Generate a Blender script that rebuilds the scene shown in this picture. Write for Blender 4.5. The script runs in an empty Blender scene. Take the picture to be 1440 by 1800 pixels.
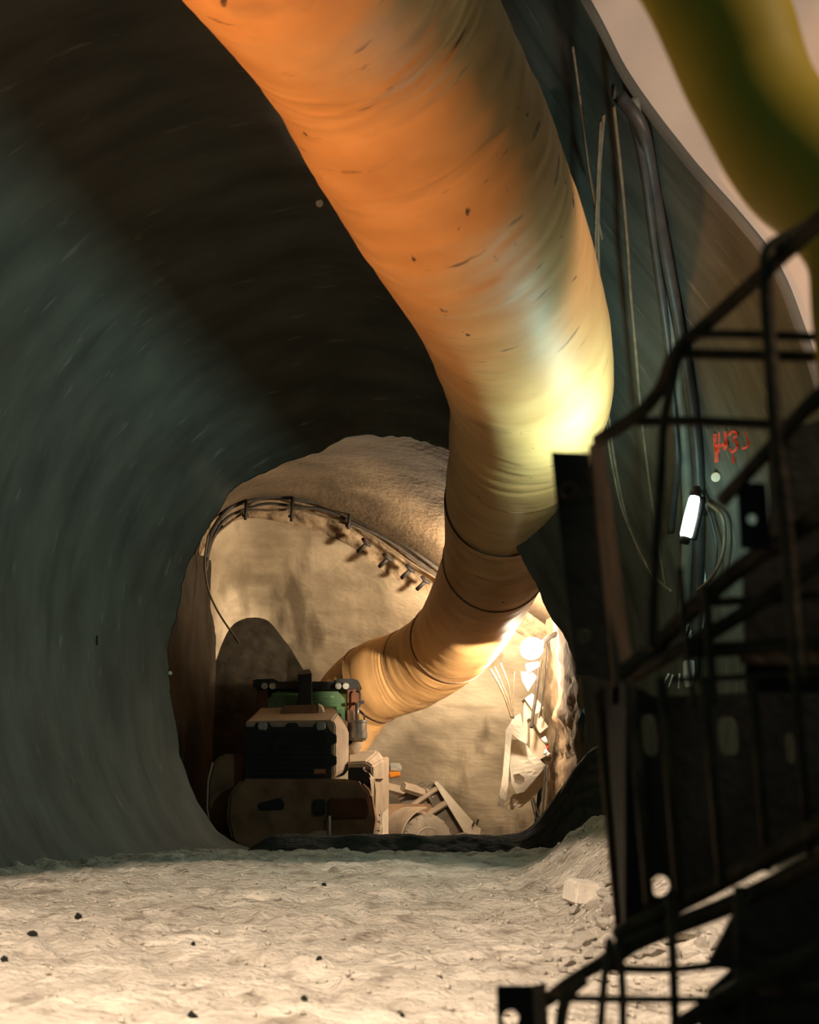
import bpy, bmesh, math, random
import numpy as np
from mathutils import Vector, Matrix, noise as mnoise

random.seed(7)
rng = np.random.default_rng(7)
S = bpy.context.scene
COL = S.collection
F, CX, HY, CZ = 2400.0, 720.0, 1400.0, 0.9        # focal length in px, centre column, horizon row, eye height

# ------------------------------------------------------------------ camera
cam_d = bpy.data.cameras.new('camera')
cam = bpy.data.objects.new('camera', cam_d); COL.objects.link(cam)
cam.location = (0, 0, CZ); cam.rotation_euler = (math.pi/2, 0, 0)
cam_d.sensor_fit = 'HORIZONTAL'; cam_d.sensor_width = 24.0
cam_d.lens = 24.0*F/1440.0
cam_d.shift_y = (HY-900.0)/1440.0
cam_d.clip_start = 0.05; cam_d.clip_end = 200
cam_d.dof.use_dof = True; cam_d.dof.focus_distance = 17.0; cam_d.dof.aperture_fstop = 2.2
S.camera = cam
S.render.resolution_x = 1440; S.render.resolution_y = 1800

# ------------------------------------------------------------------ world, colour management
W = bpy.data.worlds.new('world'); S.world = W; W.use_nodes = True
W.node_tree.nodes['Background'].inputs[0].default_value = (0.42, 0.85, 0.72, 1)
W.node_tree.nodes['Background'].inputs[1].default_value = 0.06
S.view_settings.view_transform = 'Standard'; S.view_settings.look = 'None'
S.view_settings.gamma = 1; S.view_settings.exposure = 0.0
S.view_settings.use_curve_mapping = False
S.cycles.max_bounces = 6; S.cycles.diffuse_bounces = 3; S.cycles.sample_clamp_indirect = 4.0
S.cycles.use_denoising = True

def V(px, py, d):
    return Vector(((px-CX)/F*d, d, CZ+(HY-py)/F*d))

def spot(name, loc, target, energy, color, angle, blend, radius):
    l = bpy.data.lights.new(name, 'SPOT'); l.energy = energy; l.color = color
    l.spot_size = math.radians(angle); l.spot_blend = blend; l.shadow_soft_size = radius
    o = bpy.data.objects.new(name, l); COL.objects.link(o); o.location = loc
    o.rotation_euler = (Vector(target)-Vector(loc)).to_track_quat('-Z', 'Y').to_euler()
    return o
def point(name, loc, energy, color, radius):
    l = bpy.data.lights.new(name, 'POINT'); l.energy = energy; l.color = color; l.shadow_soft_size = radius
    o = bpy.data.objects.new(name, l); COL.objects.link(o); o.location = loc
    return o
# warm floodlights of the working area behind the camera, plus one added hose spot
spot('floor_floodlight', (-2.0, 1.6, 6.0), (-1.35, 6.95, 0), 6800, (1.0, 0.80, 0.62), 46.5, 0.10, 0.08)
spot('duct_floodlight', (-4.2, 5.2, 1.8), (0.30, 9.4, 5.9), 1350, (1.0, 0.37, 0.10), 48, 0.8, 0.15)
spot('bulkhead_floodlight', (5.5, 6.0, 3.5), (2.9, 11, 5.6), 1500, (1.0, 0.74, 0.58), 38, 0.3, 0.2)
spot('hose_fill', (2.9, 1.6, 3.9), tuple(V(1400, 120, 2.8)), 130, (1.0, 0.80, 0.55), 50, 0.6, 0.2)  # added spot, only there to brighten the hose

# ------------------------------------------------------------------ materials
MATS = {}
def mat(name, color, rough=0.8, metallic=0.0, var=0.25, scale=6.0, bump=0.0, bscale=30.0, spec=0.4, color2=None, stretch=None,
        uv=False, detail=6.0, emit=None, estr=0.0, contrast=(0.3, 0.7), bdist=0.02):
    if name in MATS: return MATS[name]
    m = bpy.data.materials.new(name); m.use_nodes = True; MATS[name] = m
    nt = m.node_tree; N = nt.nodes; L = nt.links
    b = N['Principled BSDF']
    b.inputs['Roughness'].default_value = rough; b.inputs['Metallic'].default_value = metallic
    b.inputs['Specular IOR Level'].default_value = spec
    tc = N.new('ShaderNodeTexCoord'); mp = N.new('ShaderNodeMapping')
    L.new(tc.outputs['UV' if uv else 'Object'], mp.inputs[0])
    if stretch: mp.inputs['Scale'].default_value = stretch
    ns = N.new('ShaderNodeTexNoise'); ns.inputs['Scale'].default_value = scale; ns.inputs['Detail'].default_value = detail
    L.new(mp.outputs[0], ns.inputs['Vector'])
    rp = N.new('ShaderNodeValToRGB')
    rp.color_ramp.elements[0].position, rp.color_ramp.elements[1].position = contrast
    c1 = color2 if color2 else tuple(c*(1-var) for c in color)
    c2 = color if color2 else tuple(min(1, c*(1+var)) for c in color)
    rp.color_ramp.elements[0].color = (*c1, 1); rp.color_ramp.elements[1].color = (*c2, 1)
    L.new(ns.outputs[0], rp.inputs[0]); L.new(rp.outputs[0], b.inputs['Base Color'])
    if bump:
        n2 = N.new('ShaderNodeTexNoise'); n2.inputs['Scale'].default_value = bscale; n2.inputs['Detail'].default_value = 8
        L.new(mp.outputs[0], n2.inputs['Vector'])
        bp = N.new('ShaderNodeBump'); bp.inputs['Strength'].default_value = bump; bp.inputs['Distance'].default_value = bdist
        L.new(n2.outputs[0], bp.inputs['Height']); L.new(bp.outputs[0], b.inputs['Normal'])
    if emit:
        b.inputs['Emission Color'].default_value = (*emit, 1); b.inputs['Emission Strength'].default_value = estr
    return m

def mix_layer(m, color, scale, stretch, lo, hi, uv=False, offset=(0,0,0), amount=1.0, detail=4.0):
    """lay stains of another colour over a material, with a thresholded noise as mask"""
    nt = m.node_tree; N = nt.nodes; L = nt.links; b = N['Principled BSDF']
    src = b.inputs['Base Color'].links[0].from_socket
    tc = N.new('ShaderNodeTexCoord'); mp = N.new('ShaderNodeMapping'); mp.inputs['Scale'].default_value = stretch
    mp.inputs['Location'].default_value = offset
    L.new(tc.outputs['UV' if uv else 'Object'], mp.inputs[0])
    ns = N.new('ShaderNodeTexNoise'); ns.inputs['Scale'].default_value = scale; ns.inputs['Detail'].default_value = detail
    L.new(mp.outputs[0], ns.inputs['Vector'])
    mr = N.new('ShaderNodeMapRange'); mr.inputs[1].default_value = lo; mr.inputs[2].default_value = hi
    mr.inputs[4].default_value = amount
    L.new(ns.outputs[0], mr.inputs[0])
    mx = N.new('ShaderNodeMix'); mx.data_type = 'RGBA'
    L.new(mr.outputs[0], mx.inputs[0]); L.new(src, mx.inputs[6]); mx.inputs[7].default_value = (*color, 1)
    L.new(mx.outputs[2], b.inputs['Base Color'])

M_LIN = mat('lining_concrete', (0.095, 0.096, 0.082), 0.8, var=0.30, scale=2.2, stretch=(0.4, 1.5, 1), uv=True, bump=0.22, bscale=4, spec=0.25)
mix_layer(M_LIN, (0.30, 0.29, 0.24), 3.2, (0.55, 3.2, 1), 0.64, 0.76, uv=True, amount=0.5)
mix_layer(M_LIN, (0.035, 0.035, 0.033), 1.2, (0.4, 3.0, 1), 0.60, 0.74, uv=True, offset=(4, 2, 0), amount=0.5)
M_LIP = mat('broken_concrete', (0.20, 0.16, 0.11), 0.95, var=0.5, scale=9, bump=1.0, bscale=14)
M_FLOOR = mat('dusty_ground', (0.52, 0.465, 0.39), 0.95, color2=(0.34, 0.30, 0.245), scale=1.8, stretch=(1, 1.6, 1), bump=1.0, bscale=20, bdist=0.045, spec=0.1, contrast=(0.25, 0.75))
mix_layer(M_FLOOR, (0.17, 0.14, 0.105), 4.5, (1, 1, 1), 0.54, 0.68, amount=0.75, detail=8)
mix_layer(M_FLOOR, (0.62, 0.56, 0.47), 1.3, (1, 1.3, 1), 0.52, 0.66, offset=(3, 1, 0), amount=0.7)
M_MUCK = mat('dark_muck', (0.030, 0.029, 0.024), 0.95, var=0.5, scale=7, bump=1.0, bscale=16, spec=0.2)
M_SHADOW = mat('duct_shadow_dark', (0.022, 0.018, 0.012), 0.95, var=0.5, scale=4, bump=1.0, bscale=10, spec=0.2)  # near-black, stands in for the duct's cast shadow
M_ROCK = mat('rubble_rock', (0.46, 0.41, 0.34), 0.95, var=0.3, scale=7, bump=0.7, bscale=30, spec=0.2)
M_BLOCK = mat('pale_block', (0.62, 0.56, 0.47), 0.95, var=0.12, scale=5, bump=0.4, bscale=25, spec=0.2)
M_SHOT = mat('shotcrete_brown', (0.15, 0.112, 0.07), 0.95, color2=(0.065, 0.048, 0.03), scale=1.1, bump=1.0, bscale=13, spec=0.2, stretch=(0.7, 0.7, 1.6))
M_SHADEW = mat('shaded_wall', (0.05, 0.038, 0.025), 0.95, color2=(0.022, 0.017, 0.012), scale=1.1, bump=1.0, bscale=13, spec=0.2)  # shade on the left chamber wall put into its colour
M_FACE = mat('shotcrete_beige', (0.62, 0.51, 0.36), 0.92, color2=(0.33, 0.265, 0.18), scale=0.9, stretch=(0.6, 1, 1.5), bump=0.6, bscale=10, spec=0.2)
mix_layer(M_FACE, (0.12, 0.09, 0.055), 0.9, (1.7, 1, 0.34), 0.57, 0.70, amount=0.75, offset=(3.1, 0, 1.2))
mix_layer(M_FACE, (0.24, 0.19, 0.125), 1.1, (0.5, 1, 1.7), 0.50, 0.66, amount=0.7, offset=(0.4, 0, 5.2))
M_BAND = mat('rough_collar_rock', (0.38, 0.28, 0.18), 0.97, color2=(0.12, 0.085, 0.05), scale=6, bump=1.0, bscale=16)
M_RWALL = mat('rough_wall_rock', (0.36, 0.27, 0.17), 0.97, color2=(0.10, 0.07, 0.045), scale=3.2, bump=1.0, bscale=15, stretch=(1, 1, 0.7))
M_BULK = mat('smooth_pale_concrete', (0.50, 0.43, 0.36), 0.9, var=0.10, scale=1.5, bump=0.1, bscale=20)
M_DUCT = mat('duct_orange_pvc', (0.80, 0.48, 0.20), 0.6, color2=(0.60, 0.33, 0.125), scale=2.2, stretch=(1.2, 3.0, 1), uv=True, bump=0.04, bscale=5, spec=0.4)
mix_layer(M_DUCT, (0.23, 0.14, 0.075), 2.6, (0.7, 2.6, 1), 0.60, 0.74, uv=True, amount=0.55)
mix_layer(M_DUCT, (0.10, 0.06, 0.035), 3.5, (1.2, 9.0, 1), 0.655, 0.72, uv=True, offset=(2.3, 5.1, 0), amount=0.7)
mix_layer(M_DUCT, (0.05, 0.035, 0.025), 6.0, (2.0, 2.6, 1), 0.70, 0.74, uv=True, offset=(7.3, 1.1, 0), amount=0.9)
M_SEAM = mat('duct_seam', (0.16, 0.10, 0.055), 0.8, var=0.3, scale=12)
M_YEL = mat('yellow_hose_fabric', (0.62, 0.40, 0.035), 0.6, var=0.15, scale=2, bump=0.15, bscale=6)
M_YELS = mat('yellow_hose_stripe', (0.80, 0.56, 0.05), 0.6, var=0.1, scale=2)
M_RUST = mat('rusty_steel', (0.085, 0.056, 0.036), 0.65, metallic=0.4, var=0.5, scale=14, bump=0.5, bscale=40)
M_STEEL = mat('dark_steel_plate', (0.032, 0.028, 0.025), 0.65, metallic=0.3, var=0.4, scale=8, bump=0.3, bscale=30)
M_RUSTL = mat('rusty_flange', (0.16, 0.09, 0.05), 0.7, metallic=0.2, var=0.4, scale=8, bump=0.3, bscale=30)
M_CAB = mat('cable_rubber', (0.045, 0.042, 0.038), 0.6, var=0.3, scale=10)
M_CABL = mat('dusty_cable', (0.12, 0.09, 0.055), 0.7, var=0.35, scale=10)
M_PIPE = mat('black_hose', (0.035, 0.035, 0.033), 0.5, var=0.3, scale=6)
M_PIPEL = mat('grey_green_hose', (0.14, 0.15, 0.12), 0.55, var=0.25, scale=5)
M_WHITE = mat('white_sheet', (0.46, 0.42, 0.35), 0.8, var=0.12, scale=5, bump=0.3, bscale=8)
M_DISC = mat('pale_disc', (0.75, 0.66, 0.52), 0.7, var=0.1, scale=9)
M_RED = mat('red_spray', (0.80, 0.08, 0.04), 0.8, var=0.35, scale=30)
M_PAINT = mat('dusty_machine_paint', (0.44, 0.35, 0.26), 0.75, var=0.18, scale=3, bump=0.15, bscale=20, spec=0.3)
M_PAINTD = mat('machine_paint_dirty', (0.36, 0.215, 0.12), 0.75, color2=(0.15, 0.09, 0.055), scale=2.6, bump=0.3, bscale=20)
M_PAINTO = mat('machine_paint_rust', (0.15, 0.055, 0.022), 0.7, color2=(0.08, 0.03, 0.015), scale=3)
M_BLACK = mat('machine_black', (0.018, 0.018, 0.018), 0.6, var=0.3, scale=6)
M_TYRE = mat('dusty_tyre', (0.42, 0.35, 0.28), 0.95, color2=(0.24, 0.20, 0.155), scale=5, bump=0.5, bscale=22)
M_RIM = mat('wheel_rim_paint', (0.40, 0.34, 0.26), 0.7, var=0.2, scale=4)
M_CHROME = mat('canister_metal', (0.30, 0.29, 0.27), 0.35, metallic=0.7, var=0.25, scale=4)
M_AMBER = mat('amber_lens', (0.85, 0.32, 0.03), 0.4, var=0.08, scale=4)
M_LENS = mat('lamp_lens', (0.42, 0.42, 0.38), 0.25, var=0.3, scale=20)
M_BUCK = mat('bucket_steel', (0.15, 0.125, 0.095), 0.7, var=0.3, scale=4, bump=0.3, bscale=16)
M_BUCKL = mat('bucket_edge', (0.72, 0.64, 0.52), 0.7, var=0.1, scale=4)
M_BOXM = mat('cabinet_paint', (0.50, 0.42, 0.31), 0.7, var=0.1, scale=4)
M_TUBE = mat('fluorescent_glass', (0.9, 0.95, 0.95), 0.3, emit=(0.78, 1.0, 0.96), estr=8.0)
M_FLOOD = mat('floodlight_glass', (1, 0.95, 0.85), 0.3, emit=(1.0, 0.86, 0.66), estr=60.0)
M_WSTRIP = mat('white_plastic', (0.75, 0.76, 0.72), 0.5, var=0.1, scale=20)
m = bpy.data.materials.new('cab_glass'); m.use_nodes = True; MATS['cab_glass'] = m; M_GLASS = m
nt = m.node_tree; b = nt.nodes['Principled BSDF']; b.inputs['Base Color'].default_value = (0.30, 0.52, 0.30, 1)
b.inputs['Roughness'].default_value = 0.08; b.inputs['Transmission Weight'].default_value = 0.75; b.inputs['IOR'].default_value = 1.12

# ------------------------------------------------------------------ mesh helpers
class MB:
    def __init__(s): s.v = []; s.f = []; s.uv = None
    def add(s, vs, fs):
        k = len(s.v); s.v += [tuple(p) for p in vs]; s.f += [tuple(i+k for i in f) for f in fs]; return s
    def box(s, x0, x1, y0, y1, z0, z1):
        return s.add([(x, y, z) for x in (x0, x1) for y in (y0, y1) for z in (z0, z1)],
                     [(0,1,3,2),(4,6,7,5),(0,4,5,1),(2,3,7,6),(0,2,6,4),(1,5,7,3)])
    def loft(s, rings, close=True, cap=True):
        n = len(rings[0]); vs = [p for r in rings for p in r]; fs = []
        for i in range(len(rings)-1):
            for j in range(n if close else n-1):
                a = i*n+j; b_ = i*n+(j+1) % n
                fs.append((a, b_, b_+n, a+n))
        if cap: fs += [tuple(range(n))[::-1], tuple(range((len(rings)-1)*n, len(rings)*n))]
        return s.add(vs, fs)
    def prism(s, poly, d0, d1, dpx=None):
        """pixel polygon measured at depth dpx, extruded straight back from d0 to d1"""
        pts = [V(x, y, dpx or d0) for x, y in poly]
        return s.loft([[(p.x, d0, p.z) for p in pts], [(p.x, d1, p.z) for p in pts]])
    def lofty(s, *secs):
        """sections (polygon, depth), each measured at its own depth"""
        return s.loft([[V(x, y, d) for x, y in poly] for poly, d in secs])
    def tube(s, pts, r, seg=8, cap=True):
        pts = [Vector(p) for p in pts]; n = len(pts); rings = []; up = None
        for i, p in enumerate(pts):
            t = (pts[min(i+1, n-1)]-pts[max(i-1, 0)]).normalized()
            if up is None:
                up = Vector((0, 0, 1)) if abs(t.z) < 0.9 else Vector((1, 0, 0))
            a = (up-t*up.dot(t)).normalized(); up = a; b_ = t.cross(a)
            rr = r[i] if isinstance(r, (list, tuple)) else r
            rings.append([p+(a*math.cos(k*2*math.pi/seg)+b_*math.sin(k*2*math.pi/seg))*rr for k in range(seg)])
        return s.loft(rings, True, cap)
    def slab(s, p, q, z0, z1, th):
        """upright plate between ground points p and q"""
        p = Vector((p[0], p[1], 0)); q = Vector((q[0], q[1], 0)); t = (q-p).normalized(); nrm = Vector((-t.y, t.x, 0))*th
        base = [p, q, q+nrm, p+nrm]
        return s.loft([[(b_.x, b_.y, z0) for b_ in base], [(b_.x, b_.y, z1) for b_ in base]])
    def build(s, name, m, parent=None, smooth=False, bevel=0.0, seg=2, angle=None):
        me = bpy.data.meshes.new(name); me.from_pydata(s.v, [], s.f)
        bm = bmesh.new(); bm.from_mesh(me)
        bmesh.ops.recalc_face_normals(bm, faces=bm.faces)
        if bevel:
            ed = [e for e in bm.edges if len(e.link_faces) == 2 and e.calc_face_angle(0) > 0.5]
            if ed: bmesh.ops.bevel(bm, geom=ed, offset=bevel, segments=seg, affect='EDGES', clamp_overlap=True)
        bm.to_mesh(me); bm.free()
        if smooth:
            me.shade_smooth()
            if angle: me.set_sharp_from_angle(angle=angle)
        me.materials.append(m)
        return link(name, me, parent)
def link(name, me, parent=None):
    o = bpy.data.objects.new(name, me); COL.objects.link(o)
    if parent is not None:
        o.parent = parent; root = parent; off = Vector()
        while root is not None: off += root.location; root = root.parent
        o.location = -off
    return o
def tag(o, label, cat, group=None):
    o['label'] = label; o['category'] = cat
    if group: o['group'] = group
    return o
def thing(name, label, cat, loc, group=None):
    o = bpy.data.objects.new(name, None); COL.objects.link(o); o.location = loc; o.empty_display_size = 0.1
    return tag(o, label, cat, group)
def struct(o): o['kind'] = 'structure'; return o

def crom(pts, n):
    """Catmull-Rom through rows of pts (numpy), n samples, uniform by control index"""
    P = np.asarray(pts, float); m_ = len(P)
    Q = np.vstack([2*P[0]-P[1], P, 2*P[-1]-P[-2]])
    t = np.linspace(0, m_-1-1e-9, n); i = t.astype(int); u = (t-i)[:, None]
    p0, p1, p2, p3 = Q[i], Q[i+1], Q[i+2], Q[i+3]
    return 0.5*(2*p1+(p2-p0)*u+(2*p0-5*p1+4*p2-p3)*u**2+(3*p1-p0-3*p2+p3)*u**3)
def vnoise(x, y, seed=0):
    xi = np.floor(x).astype(np.int64); yi = np.floor(y).astype(np.int64); xf = x-xi; yf = y-yi
    def h(a, b_):
        n = (a*374761393+b_*668265263+seed*1442695041) & 0xffffffff
        n = ((n ^ (n >> 13))*1274126177) & 0xffffffff
        return ((n ^ (n >> 16)) & 0xffff)/65535.0
    u = xf*xf*(3-2*xf); v = yf*yf*(3-2*yf)
    return (h(xi, yi)*(1-u)+h(xi+1, yi)*u)*(1-v)+(h(xi, yi+1)*(1-u)+h(xi+1, yi+1)*u)*v
def fbm(x, y, oct_=4, seed=0):
    s = 0; a = 0.5
    for k in range(oct_):
        s = s+a*(vnoise(x*2**k, y*2**k, seed+k)-0.5); a *= 0.5
    return s
def grid_mesh(name, P, m, uv=None, parent=None, flip=False, smooth=True):
    nu, nv = P.shape[:2]
    me = bpy.data.meshes.new(name)
    idx = np.arange(nu*nv).reshape(nu, nv)
    q = np.stack([idx[:-1, :-1], idx[1:, :-1], idx[1:, 1:], idx[:-1, 1:]], -1).reshape(-1, 4)
    if flip: q = q[:, ::-1]
    nf = len(q)
    me.vertices.add(nu*nv); me.vertices.foreach_set('co', P.reshape(-1).astype(np.float32))
    me.loops.add(nf*4); me.loops.foreach_set('vertex_index', q.reshape(-1).astype(np.int32))
    me.polygons.add(nf); me.polygons.foreach_set('loop_start', (np.arange(nf)*4).astype(np.int32))
    if uv is not None:
        l = me.uv_layers.new(name='UVMap'); l.data.foreach_set('uv', uv.reshape(-1, 2)[q.reshape(-1)].reshape(-1).astype(np.float32))
    me.update(calc_edges=True); me.validate()
    if smooth: me.shade_smooth()
    me.materials.append(m)
    return link(name, me, parent)
def sstep(a, b_, x):
    t = np.clip((x-a)/(b_-a), 0, 1); return t*t*(3-2*t)

# ------------------------------------------------------------------ ground
def floor_z(x, y):
    x = np.asarray(x, float); y = np.asarray(y, float)
    z = 0.27*sstep(6, 15.0, y)
    z = z-1.0*sstep(16.2, 18.6, y)
    mound = 0.50*sstep(0.95, 1.95, x+0.12*np.sin(y*1.7))*sstep(6.9, 10.0, y)*(1-sstep(12.6, 15, y))
    z = z+mound
    z = z+0.10*sstep(1.0, 1.7, x)*sstep(5.0, 6.0, y)*(1-sstep(8.0, 9.5, y))
    z = z+0.25*sstep(3.4, 5.5, -x)*(1-sstep(15, 17, y))
    return z
rows = [-3, -2, -1, 0, 1, 2, 3, 3.6]
y = 4.2
while y < 18.5:
    rows.append(y); y += max(0.022, 0.0042*y)
while y < 36: rows.append(y); y += 0.4
yy = np.array(rows); xx = np.linspace(-8, 8, 440)
X, Y = np.meshgrid(xx, yy, indexing='ij')
near = 1-sstep(15.5, 18, Y)
Z = floor_z(X, Y)
Z += near*(0.10*fbm(X*0.5, Y*0.6, 2, 3)+0.085*fbm(X*1.5, Y*1.9, 4, 11)+0.06*fbm(X*3.5, Y*3.9, 3, 5)+0.07*fbm(X*9, Y*9.5, 3, 6)-0.05*sstep(0.62, 0.85, vnoise(X*5, Y*11, 77))*vnoise(X*1.1, Y*1.3, 78))
rough = sstep(0.6, 1.6, X)*sstep(5.0, 6.5, Y)*near
Z += rough*0.16*fbm(X*4.2, Y*4.6, 4, 23)
clod = np.maximum(0, vnoise(X*7, Y*7, 31)-0.66)*np.maximum(0, vnoise(X*1.3, Y*1.2, 41)-0.35)
Z += near*clod*0.30
iy = int(np.searchsorted(yy, 17.0))
GF = np.stack([X, Y, Z], -1)
struct(grid_mesh('floor', GF[:, :iy+1], M_FLOOR))
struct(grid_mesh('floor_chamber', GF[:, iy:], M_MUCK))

# ------------------------------------------------------------------ tunnel lining: loft from the far opening to the near mouth
D_OPEN = 17.0
rim_px = [(480,1500),(388,1466),(322,1350),(300,1215),(303,1100),(330,1000),(372,918),(432,846),(520,803),(610,774),(690,765),(765,776),(840,825),
          (900,930),(950,1045),(988,1110),(1016,1185),(1024,1270),(1014,1345),(982,1412),(940,1500)]
near_w = [(-5.0,7.5,-0.4),(-5.35,7,0.6),(-5.5,6.5,1.8),(-5.5,6.2,3.0),(-5.3,6.2,4.2),(-4.9,6.4,5.4),(-4.2,6.8,6.5),(-3.3,7.3,7.4),(-2.2,7.9,8.1),(-1.0,8.6,8.5),
          (0.1,9.4,8.2)]
for px, py, d in [(1020,0,10.4),(1100,150,10.7),(1205,290,10.9),(1340,450,11),(1400,585,11),(1442,720,11),(1472,900,11),(1490,1100,11),(1482,1320,11),(1450,1560,11)]:
    near_w.append(tuple(V(px, py, d)))
NU, NV = 420, 90
rim = crom([tuple(V(x, y_, D_OPEN)) for x, y_ in rim_px], NU)
nea = crom(near_w, NU)
t = np.linspace(0, 1, NV)[None, :, None]
cen = np.array([-0.4, 0, 3.0])
P = rim[:, None, :]*(1-t)+nea[:, None, :]*t
out = P-cen; out[..., 1] = 0; out /= np.linalg.norm(out, axis=-1, keepdims=True)
bul = (4*t*(1-t))[..., 0]
P = P+out*(0.22*bul)[..., None]
seglen = np.concatenate([[0], np.cumsum(np.linalg.norm(np.diff(P[:, NV//3], axis=0), axis=1))])
U = np.repeat(seglen[:, None], NV, 1); Vv = np.repeat(np.linspace(0, 8, NV)[None], NU, 0)
rough = 0.05*fbm(U*0.35, Vv*1.6, 4, 51)+0.016*fbm(U*1.4, Vv*9, 3, 61)
lip = np.exp(-Vv/0.25)
rough = rough+lip*0.16*fbm(U*1.7, Vv*2.0, 4, 71)
P = P+out*rough[..., None]
LIN = P
uv = np.stack([U, Vv], -1)
a, b2 = int(NU*0.33), int(NU*0.60)
for nm, s0, s1 in (('wall_left', 0, a), ('ceiling', a, b2), ('wall_right', b2, NU-1)):
    struct(grid_mesh(nm, LIN[s0:s1+1], M_LIN, uv[s0:s1+1]))
# broken lip around the far opening, and the outside of the lining end
k = np.linspace(0, 1, 10)[None, :, None]
o0 = out[:, :1]
lipP = LIN[:, :1]+o0*(0.42*k)+np.array([0, 1, 0])*(0.05+0.34*np.sin(k*1.5))
ua = np.repeat(seglen[:, None], 10, 1); va = np.repeat(np.linspace(0, 1, 10)[None], NU, 0)
lipP = lipP+o0*(0.14*fbm(ua*2.2, va*3, 4, 81)*np.sin(np.linspace(0, 1, 10)*3.1)[None])[..., None]
struct(grid_mesh('trim_1', lipP, M_LIP))
# flat bulkhead outside the near mouth of the lining
n0 = int(NU*0.40)
ring = nea[n0:]; outr = ring-np.array([-0.4, 0, 3.0]); outr[:, 1] = 0; outr /= np.linalg.norm(outr, axis=1, keepdims=True)
kk = np.linspace(0.02, 1, 14)
bulk = ring[:, None]+outr[:, None]*(kk*3.2)[None, :, None]+np.array([0, 0.03, 0])
struct(grid_mesh('wall_front', bulk, M_BULK))
kk = np.linspace(0, 1, 3)
edge = LIN[n0:, -1:]+outr[:, None]*(kk*0.09)[None, :, None]+np.array([0, -0.05, 0])*np.sin(kk*3.14)[None, :, None]
struct(grid_mesh('trim_2', edge, M_LIN, np.stack([ua[n0:, :3], va[n0:, :3]], -1)))

LPX = np.stack([CX+LIN[..., 0]/LIN[..., 1]*F, HY-(LIN[..., 2]-CZ)/LIN[..., 1]*F], -1)
def wall_at(px, py, lift=0.03):
    """point on the lining seen at a pixel, lifted off the surface towards the axis"""
    d2 = (LPX[..., 0]-px)**2+(LPX[..., 1]-py)**2
    i, j = np.unravel_index(np.argmin(d2), d2.shape)
    return V(px, py, LIN[i, j, 1]) - Vector(out[i, j])*lift

# ------------------------------------------------------------------ chamber beyond the opening
def pxcurve(lst, n): return crom([tuple(V(*p)) for p in lst], n)
n = 160
A = pxcurve([(285,1150,17.4),(300,1000,17.4),(350,880,17.4),(450,800,17.4),(560,755,17.4),(690,725,17.4),(800,725,17.4),(910,780,17.4),(1000,890,17.4),(1050,1080,17.4)], n)
B = pxcurve([(318,1010,24.5),(345,950,25.2),(378,912,25.8),(432,884,26),(520,882,26),(615,915,26),(700,962,26),(780,1010,26),(880,1046,26),(990,1120,26)], n)
C = pxcurve([(330,1020,24.7),(358,965,25.4),(386,930,26),(436,911,26.3),(520,924,26.3),(612,958,26.3),(690,1014,26.3),(765,1056,26.3),(870,1092,26.3),(975,1150,26.3)], n)
Dn = pxcurve([(395,1580,29),(420,1580,29.5),(450,1580,30),(500,1580,30),(560,1580,30),(640,1580,30),(720,1580,30),(800,1580,30),(870,1580,30),(930,1580,30)], n)
def surf(name, P0, P1, m, nv, amp, fr, bulge=(0, 0, 0), seed=0, flip=False):
    tt = np.linspace(0, 1, nv)[None, :, None]
    G = P0[:, None]*(1-tt)+P1[:, None]*tt+np.array(bulge)*(4*tt*(1-tt))
    d = np.concatenate([[0], np.cumsum(np.linalg.norm(np.diff(P0, axis=0), axis=1))])
    uu = np.repeat(d[:, None], nv, 1); ww = np.repeat(np.linspace(0, np.linalg.norm(P1[n//2]-P0[n//2]), nv)[None], len(P0), 0)
    w = np.sin(np.linspace(0, 1, nv)*np.pi)[None]**0.5
    nz = fbm(uu*fr, ww*fr, 5, seed)*amp*w
    G = G+np.stack([nz*0.3, nz, nz*0.5], -1)
    return struct(grid_mesh(name, G, m, np.stack([uu, ww], -1), flip=flip))
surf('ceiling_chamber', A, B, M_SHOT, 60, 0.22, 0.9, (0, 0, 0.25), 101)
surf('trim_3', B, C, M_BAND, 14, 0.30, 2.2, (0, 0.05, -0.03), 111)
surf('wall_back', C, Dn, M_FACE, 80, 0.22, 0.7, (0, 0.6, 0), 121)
# left side wall and right side wall of the chamber
ny = 60
def sidewall(name, prof, m, amp, seed, fr=1.2):
    """prof: list of (depth, x at base, x at mid, x at top, z top)"""
    rowsP = []
    for d, xb, xm, xt, zt in prof:
        rowsP.append([(xb, d, -1.6), (xm, d, 0.8), (xm, d, 2.2), (xt, d, zt)])
    R = np.array(rowsP)
    G = np.stack([crom(R[:, j], ny) for j in range(4)], 1)
    G2 = np.stack([crom(G[i], 60) for i in range(ny)], 0)
    uu = G2[..., 1]; ww = G2[..., 2]
    nz = fbm(uu*fr, ww*fr, 5, seed)*amp
    G2[..., 0] += nz
    return struct(grid_mesh(name, G2, m))
sidewall('wall_chamber_left', [(17.2,-2.7,-3.55,-3.4,3.9),(19,-3.2,-3.9,-3.7,4.6),(22,-3.4,-3.80,-3.75,4.8),(25,-3.6,-3.84,-3.82,5.3),(28,-3.7,-3.80,-3.78,5.4),(30.4,-3.8,-3.85,-3.8,5.0)], M_SHADEW, 0.2, 131)
sidewall('wall_chamber_right', [(17.3,1.55,2.22,2.15,3.9),(19,1.75,2.36,2.3,4.3),(21,1.9,2.45,2.35,4.6),(23.5,2.3,2.62,2.5,4.7),(26,2.5,2.72,2.6,4.6),(28,2.5,2.75,2.6,4.2),(31,2.6,2.8,2.6,4.0)], M_RWALL, 0.42, 141, 2.2)

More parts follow.
